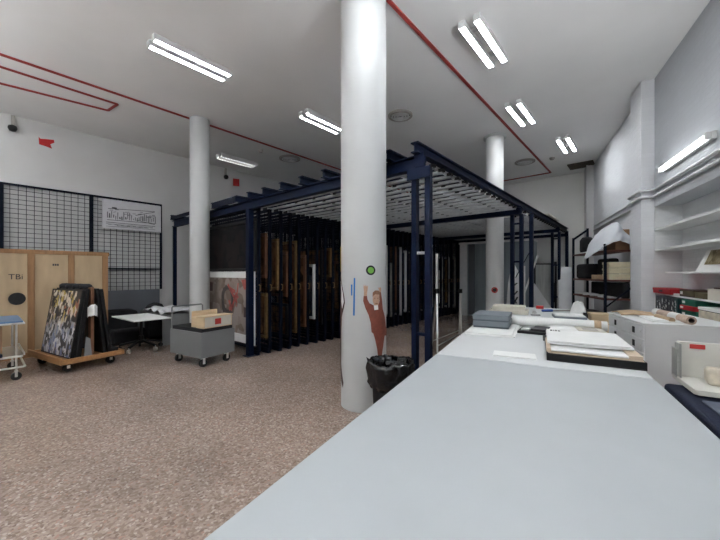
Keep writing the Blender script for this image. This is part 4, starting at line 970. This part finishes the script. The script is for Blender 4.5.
T('paper_sheet', 'upper flat stack of white sheets in the black portfolio box', 'paper', .845, .37, E0 + .094, MB().grid(lambda u, v: sh(u, v, .575, .69, .012, .0, 2), 14, 14), M_whitep, solid=.012)
stamp = Tt('printed_sheet', 'topmost white sheet with a small dark printed mark in the portfolio box', 'paper', .85, .38, E0 + .122)
obj('sheet', MB().box(0, 0, 0, .565, .665, .006), M_whitep, stamp)
obj('printed_mark', MB().box(.03, .55, .006, .05, .62, .0075).box(.058, .55, .006, .066, .615, .0075).box(.074, .55, .006, .088, .62, .0075).box(.096, .55, .006, .114, .60, .0075), M_ink, stamp)
for k, (u, v, w_, h_, lab) in enumerate(((.835, .22, .05, .5, 'narrow beige card strip at the left edge of the portfolio box'), (1.36, .22, .09, .3, 'wide beige card at the right corner of the portfolio box'))):
    T('card_strip', lab, 'card', u, v, E0 + .0655, MB().box(0, 0, 0, w_ * (.9 if k else .6), h_, .03), M_beige, bevel=.003)
T('paper_sheet', 'white sheet lying on the open black lid behind the portfolio box', 'paper', .85, 1.085, E0 + .009, MB().box(0, 0, 0, .62, .375, .005), M_whitep)
# open book beyond the portfolio
bk = Tt('open_book', 'open cream book with grey pictures behind the black portfolio box', 'book', .90, 1.50, E0, R(3))
def page(x0, x1, ph): return MB().grid(lambda u, v: (x0 + (x1 - x0) * u, .41 * v, .03 + .018 * math.sin(math.pi * (u if ph == 0 else 1 - u) * .8)), 12, 2)
obj('cover', MB().box(-.005, -.005, 0, .565, .415, .012), M_beige, bk)
obj('page_block', page(0, .28, 0), M_whitep, bk, solid=.02); obj('page_block', page(.28, .56, 1), M_cream, bk, solid=.02)
obj('picture', MB().box(.33, .1, .058, .47, .3, .060), M_vent, bk)
# grey boxes
T('white_board_stack', 'stack of large white boards under the blue-grey boxes', 'board', .03, 1.06, E0, MB().box(0, 0, 0, .53, .92, .012).box(.01, .02, .012, .5, .9, .024), M_whitep, bevel=.002)
for k in range(2):
    t = Tt('archive_box', 'blue-grey archive box, %s of the pair on the white boards' % ('lower', 'upper')[k], 'box', .055, 1.47, E0 + .025 + k * .08, 0, 'blue-grey archive boxes')
    obj('tray', MB().box(.006, .006, 0, .41, .5, .06), M_greybx2, t, bevel=.003)
    obj('lid', MB().box(0, 0, .02, .416, .506, .079), M_greybx, t, bevel=.004)
for k in range(3): T('white_box', 'white box behind the blue-grey boxes, %s of its stack' % ('lowest', 'middle', 'topmost')[k], 'box', .0 + .015 * k, 2.0, E0 + k * .046, MB().box(0, 0, 0, .35, .35, .045), M_whitep, 0, 'white boxes behind the grey boxes', bevel=.003)
# dark folder and clear case
T('folder', 'dark closed folder beside the blue-grey boxes', 'folder', .56, 1.42, E0, MB().box(0, 0, 0, .30, .38, .028), M_black, R(-6), bevel=.004)
T('folder', 'second dark folder under the white paper roll', 'folder', .70, 1.5, E0 + .03, MB().box(0, 0, 0, .16, .28, .02), mat('dark_plum_card', (.03, .028, .034), .6), R(-10), bevel=.003)
T('clear_case', 'small clear plastic case lying on the dark folder', 'case', .60, 1.47, E0 + .03, MB().box(0, 0, 0, .085, .12, .02), M_plast, R(-6), bevel=.005)
# white roll
rl = Tt('paper_roll', 'long white paper roll with a brown paper band across the middle table', 'paper roll', .44, 2.06, E0 + .063, R(-2))
obj('white_roll', MB().cyl((0, 0, 0), (.93, 0, 0), .062, n=28), M_whitep, rl)
obj('brown_band', MB().cyl((.93, 0, 0), (1.0, 0, 0), .063, n=28), M_kraft, rl)
obj('roll_core', MB().cyl((1.0, 0, 0), (1.06, 0, 0), .058, n=24), M_whitep, rl)
# far table
for k, (u, w_, d_, h_) in enumerate(((.03, .60, .42, .052), (.08, .50, .36, .05))):
    t = Tt('cream_box', '%s cream flat box at the far left end of the tables' % ('lower', 'upper')[k], 'box', u, 3.3 + .03 * k, E0 + k * .068, 0, 'cream boxes on the far table')
    obj('tray', MB().box(0, 0, 0, w_, d_, h_), M_cream, t, bevel=.004); obj('lid', MB().box(-.006, -.006, h_ - .02, w_ + .006, d_ + .006, h_ + .014), M_cream, t, bevel=.004)
t = Tt('tape_dispenser', 'small grey tape dispenser beside the cream boxes', 'tape dispenser', .68, 3.26, E0, R(20))
obj('base', MB().prism([(0, 0), (.14, 0), (.14, .05), (0, .05)], 0, .02), M_greymet, t, bevel=.004); obj('reel', MB().cyl((.05, .01, .045), (.05, .04, .045), .035, n=18), M_alu, t)
T('red_box', 'tiny red box at the far end of the tables', 'box', .74, 4.5, E0, MB().box(0, 0, 0, .13, .08, .055), M_red, bevel=.004)
br = Tt('brush', 'long brush with a blue handle lying on the far table', 'brush', .84, 3.95, E0 + .022, R(33))
obj('handle', MB().cyl((0, 0, 0), (.19, 0, 0), .022, n=12), mat('blue_handle', (.02, .07, .30), .5), br); obj('shaft', MB().cyl((.19, 0, 0), (.55, 0, 0), .012, n=10), M_vent, br)
tr = Tt('paper_tray', 'low grey tray of white paper on the far table', 'tray', 1.0, 3.05, E0, R(4))
obj('tray', MB().box(0, 0, 0, .42, .4, .012).box(0, 0, .012, .42, .01, .035).box(0, .39, .012, .42, .4, .035).box(0, .01, .012, .01, .39, .035).box(.41, .01, .012, .42, .39, .035), M_greybx, tr); obj('paper', MB().box(.015, .015, .012, .405, .385, .05), M_whitep, tr)
def curl(u, v):
    a = (u - .5) * 2.2
    return ((.13 - .05 * v * v) * math.sin(a), -.10 * math.cos(a) + .02 * v, .25 * v * (1 - .35 * abs(u - .55)) + .0)
T('curled_paper', 'white curled sheet standing upright beside the grey paper tray', 'paper', 1.36, 3.6, E0, MB().grid(curl, 18, 8), M_whitep, R(-20), solid=.004)
T('binder_clip', 'black clip block at the right edge of the far table', 'clip', 1.39, 3.28, E0, MB().box(0, 0, 0, .04, .07, .085), M_black, bevel=.004)
wb = thing('plywood_box', 'yellow plywood box standing on the floor between tables and shelving', 'box', at(600, 315, 5.75).xy.to_3d(), WA)
obj('box_body', MB().box(-.15, -.15, 0, .15, .15, .86), M_woodlt, wb, bevel=.004); obj('box_lid', MB().box(-.16, -.16, .86, .16, .16, .90), M_woodlt, wb, bevel=.004)

# ------------------------------------------------------------------ low trolley with navy blanket and clamshell box
lt = thing('low_trolley', 'low wooden trolley under the navy blanket, right of the nearest table', 'trolley', Tp(1.66, -1.5, 0), TA)
obj('deck', MB().box(0, 0, .61, .66, 2.1, .65), M_beige, lt, bevel=.004)
for x in (.05, .61):
    for y in (.06, 2.04):
        l_ = obj('leg', MB().box(x - .025, y - .025, .08, x + .025, y + .025, .61), M_beige, lt); obj('caster', MB().cyl((x - .015, y, .04), (x + .015, y, .04), .04, n=14), M_rubber, l_)
def blank(u, v):
    x = -.02 + .70 * u; y = -.0 + 2.12 * v
    z = .715 + .012 * noise.noise((u * 3, v * 6, 4))
    return (x, y, z)
solo('blanket', MB().box(-.012, -.01, .651, .672, 2.11, .735), M_navycl, 'thick navy blanket folded over the low trolley', 'blanket', lt.location.copy(), TA, bevel=.03, seg=4)
solo('folded_cloth', MB().box(.08, .5, .736, .66, 1.7, .75), M_slatecl, 'slate grey cloth on the navy blanket in front of the clamshell box', 'cloth', lt.location.copy(), TA, bevel=.006)
cb = thing('clamshell_box', 'open off-white clamshell box with a red label, on the navy blanket', 'box', Tp(1.735, .73, .751), TA)
MW = mat('off_white_board', (.66, .65, .60), .6, var=.03)
obj('base_tray', MB().prism([(0, 0), (.0, -.42), (.02, -.44), (.6, -.44), (.6, 0)], 0, .022), MW, cb, bevel=.003)
obj('tray_rim', MB().box(0, -.42, .022, .012, 0, .036).box(.0, -.44, .022, .6, -.428, .036), MW, cb)
obj('back_lid', MB().box(.03, -.012, .022, .6, .012, .30), MW, cb, bevel=.003)
obj('spine_board', MB().box(0, -.10, .022, .012, .02, .25).box(.02, -.08, .022, .034, .02, .29), mat('grey_board', (.36, .37, .35), .6), cb, bevel=.002)
obj('red_label', MB().box(.10, -.015, .25, .19, -.012, .285), M_label, cb)
def lump(i, k, a): return (.01 * math.sin(3 * a + i), .006 * math.cos(2 * a + i))
solo('plaster_block', MB().box(-.10, -.07, 0, .2, .07, .12), M_stone, 'mottled beige plaster block lying in the clamshell box', 'block', Tp(1.98, .56, .774), TA + R(-8), bevel=.025, seg=4)

# ------------------------------------------------------------------ waste bin
bin_ = thing('waste_bin', 'black waste bin with a crumpled bin bag, beside the near column', 'bin', (-1.955, 2.735, 0))
obj('bin_body', MB().lathe([(.0, .005), (.15, .0), (.165, .03), (.195, .66), (.19, .66), (.16, .04), (0, .03)], 32), M_black, bin_)
random.seed(2)
def jit(i, k, a):
    p = (math.cos(a) * 2.4, math.sin(a) * 2.4, i * .9)
    d, e = noise.noise(p), noise.noise((p[0] * 2.3, p[1] * 2.3, p[2] + 7))
    w2 = abs(noise.noise((math.cos(a) * 5, math.sin(a) * 5, i * .35)))
    return (.022 * d + .018 * e - .03 * w2 + .012, .03 * d + .02 * e)
obj('bin_bag', MB().lathe([(.203, .46), (.222, .50), (.216, .55), (.222, .61), (.226, .665), (.222, .70), (.21, .715), (.19, .69), (.178, .63), (.16, .56), (.11, .5), (.05, .46), (.0, .45)], 96, jitter=jit), M_bag, bin_, solid=.002)
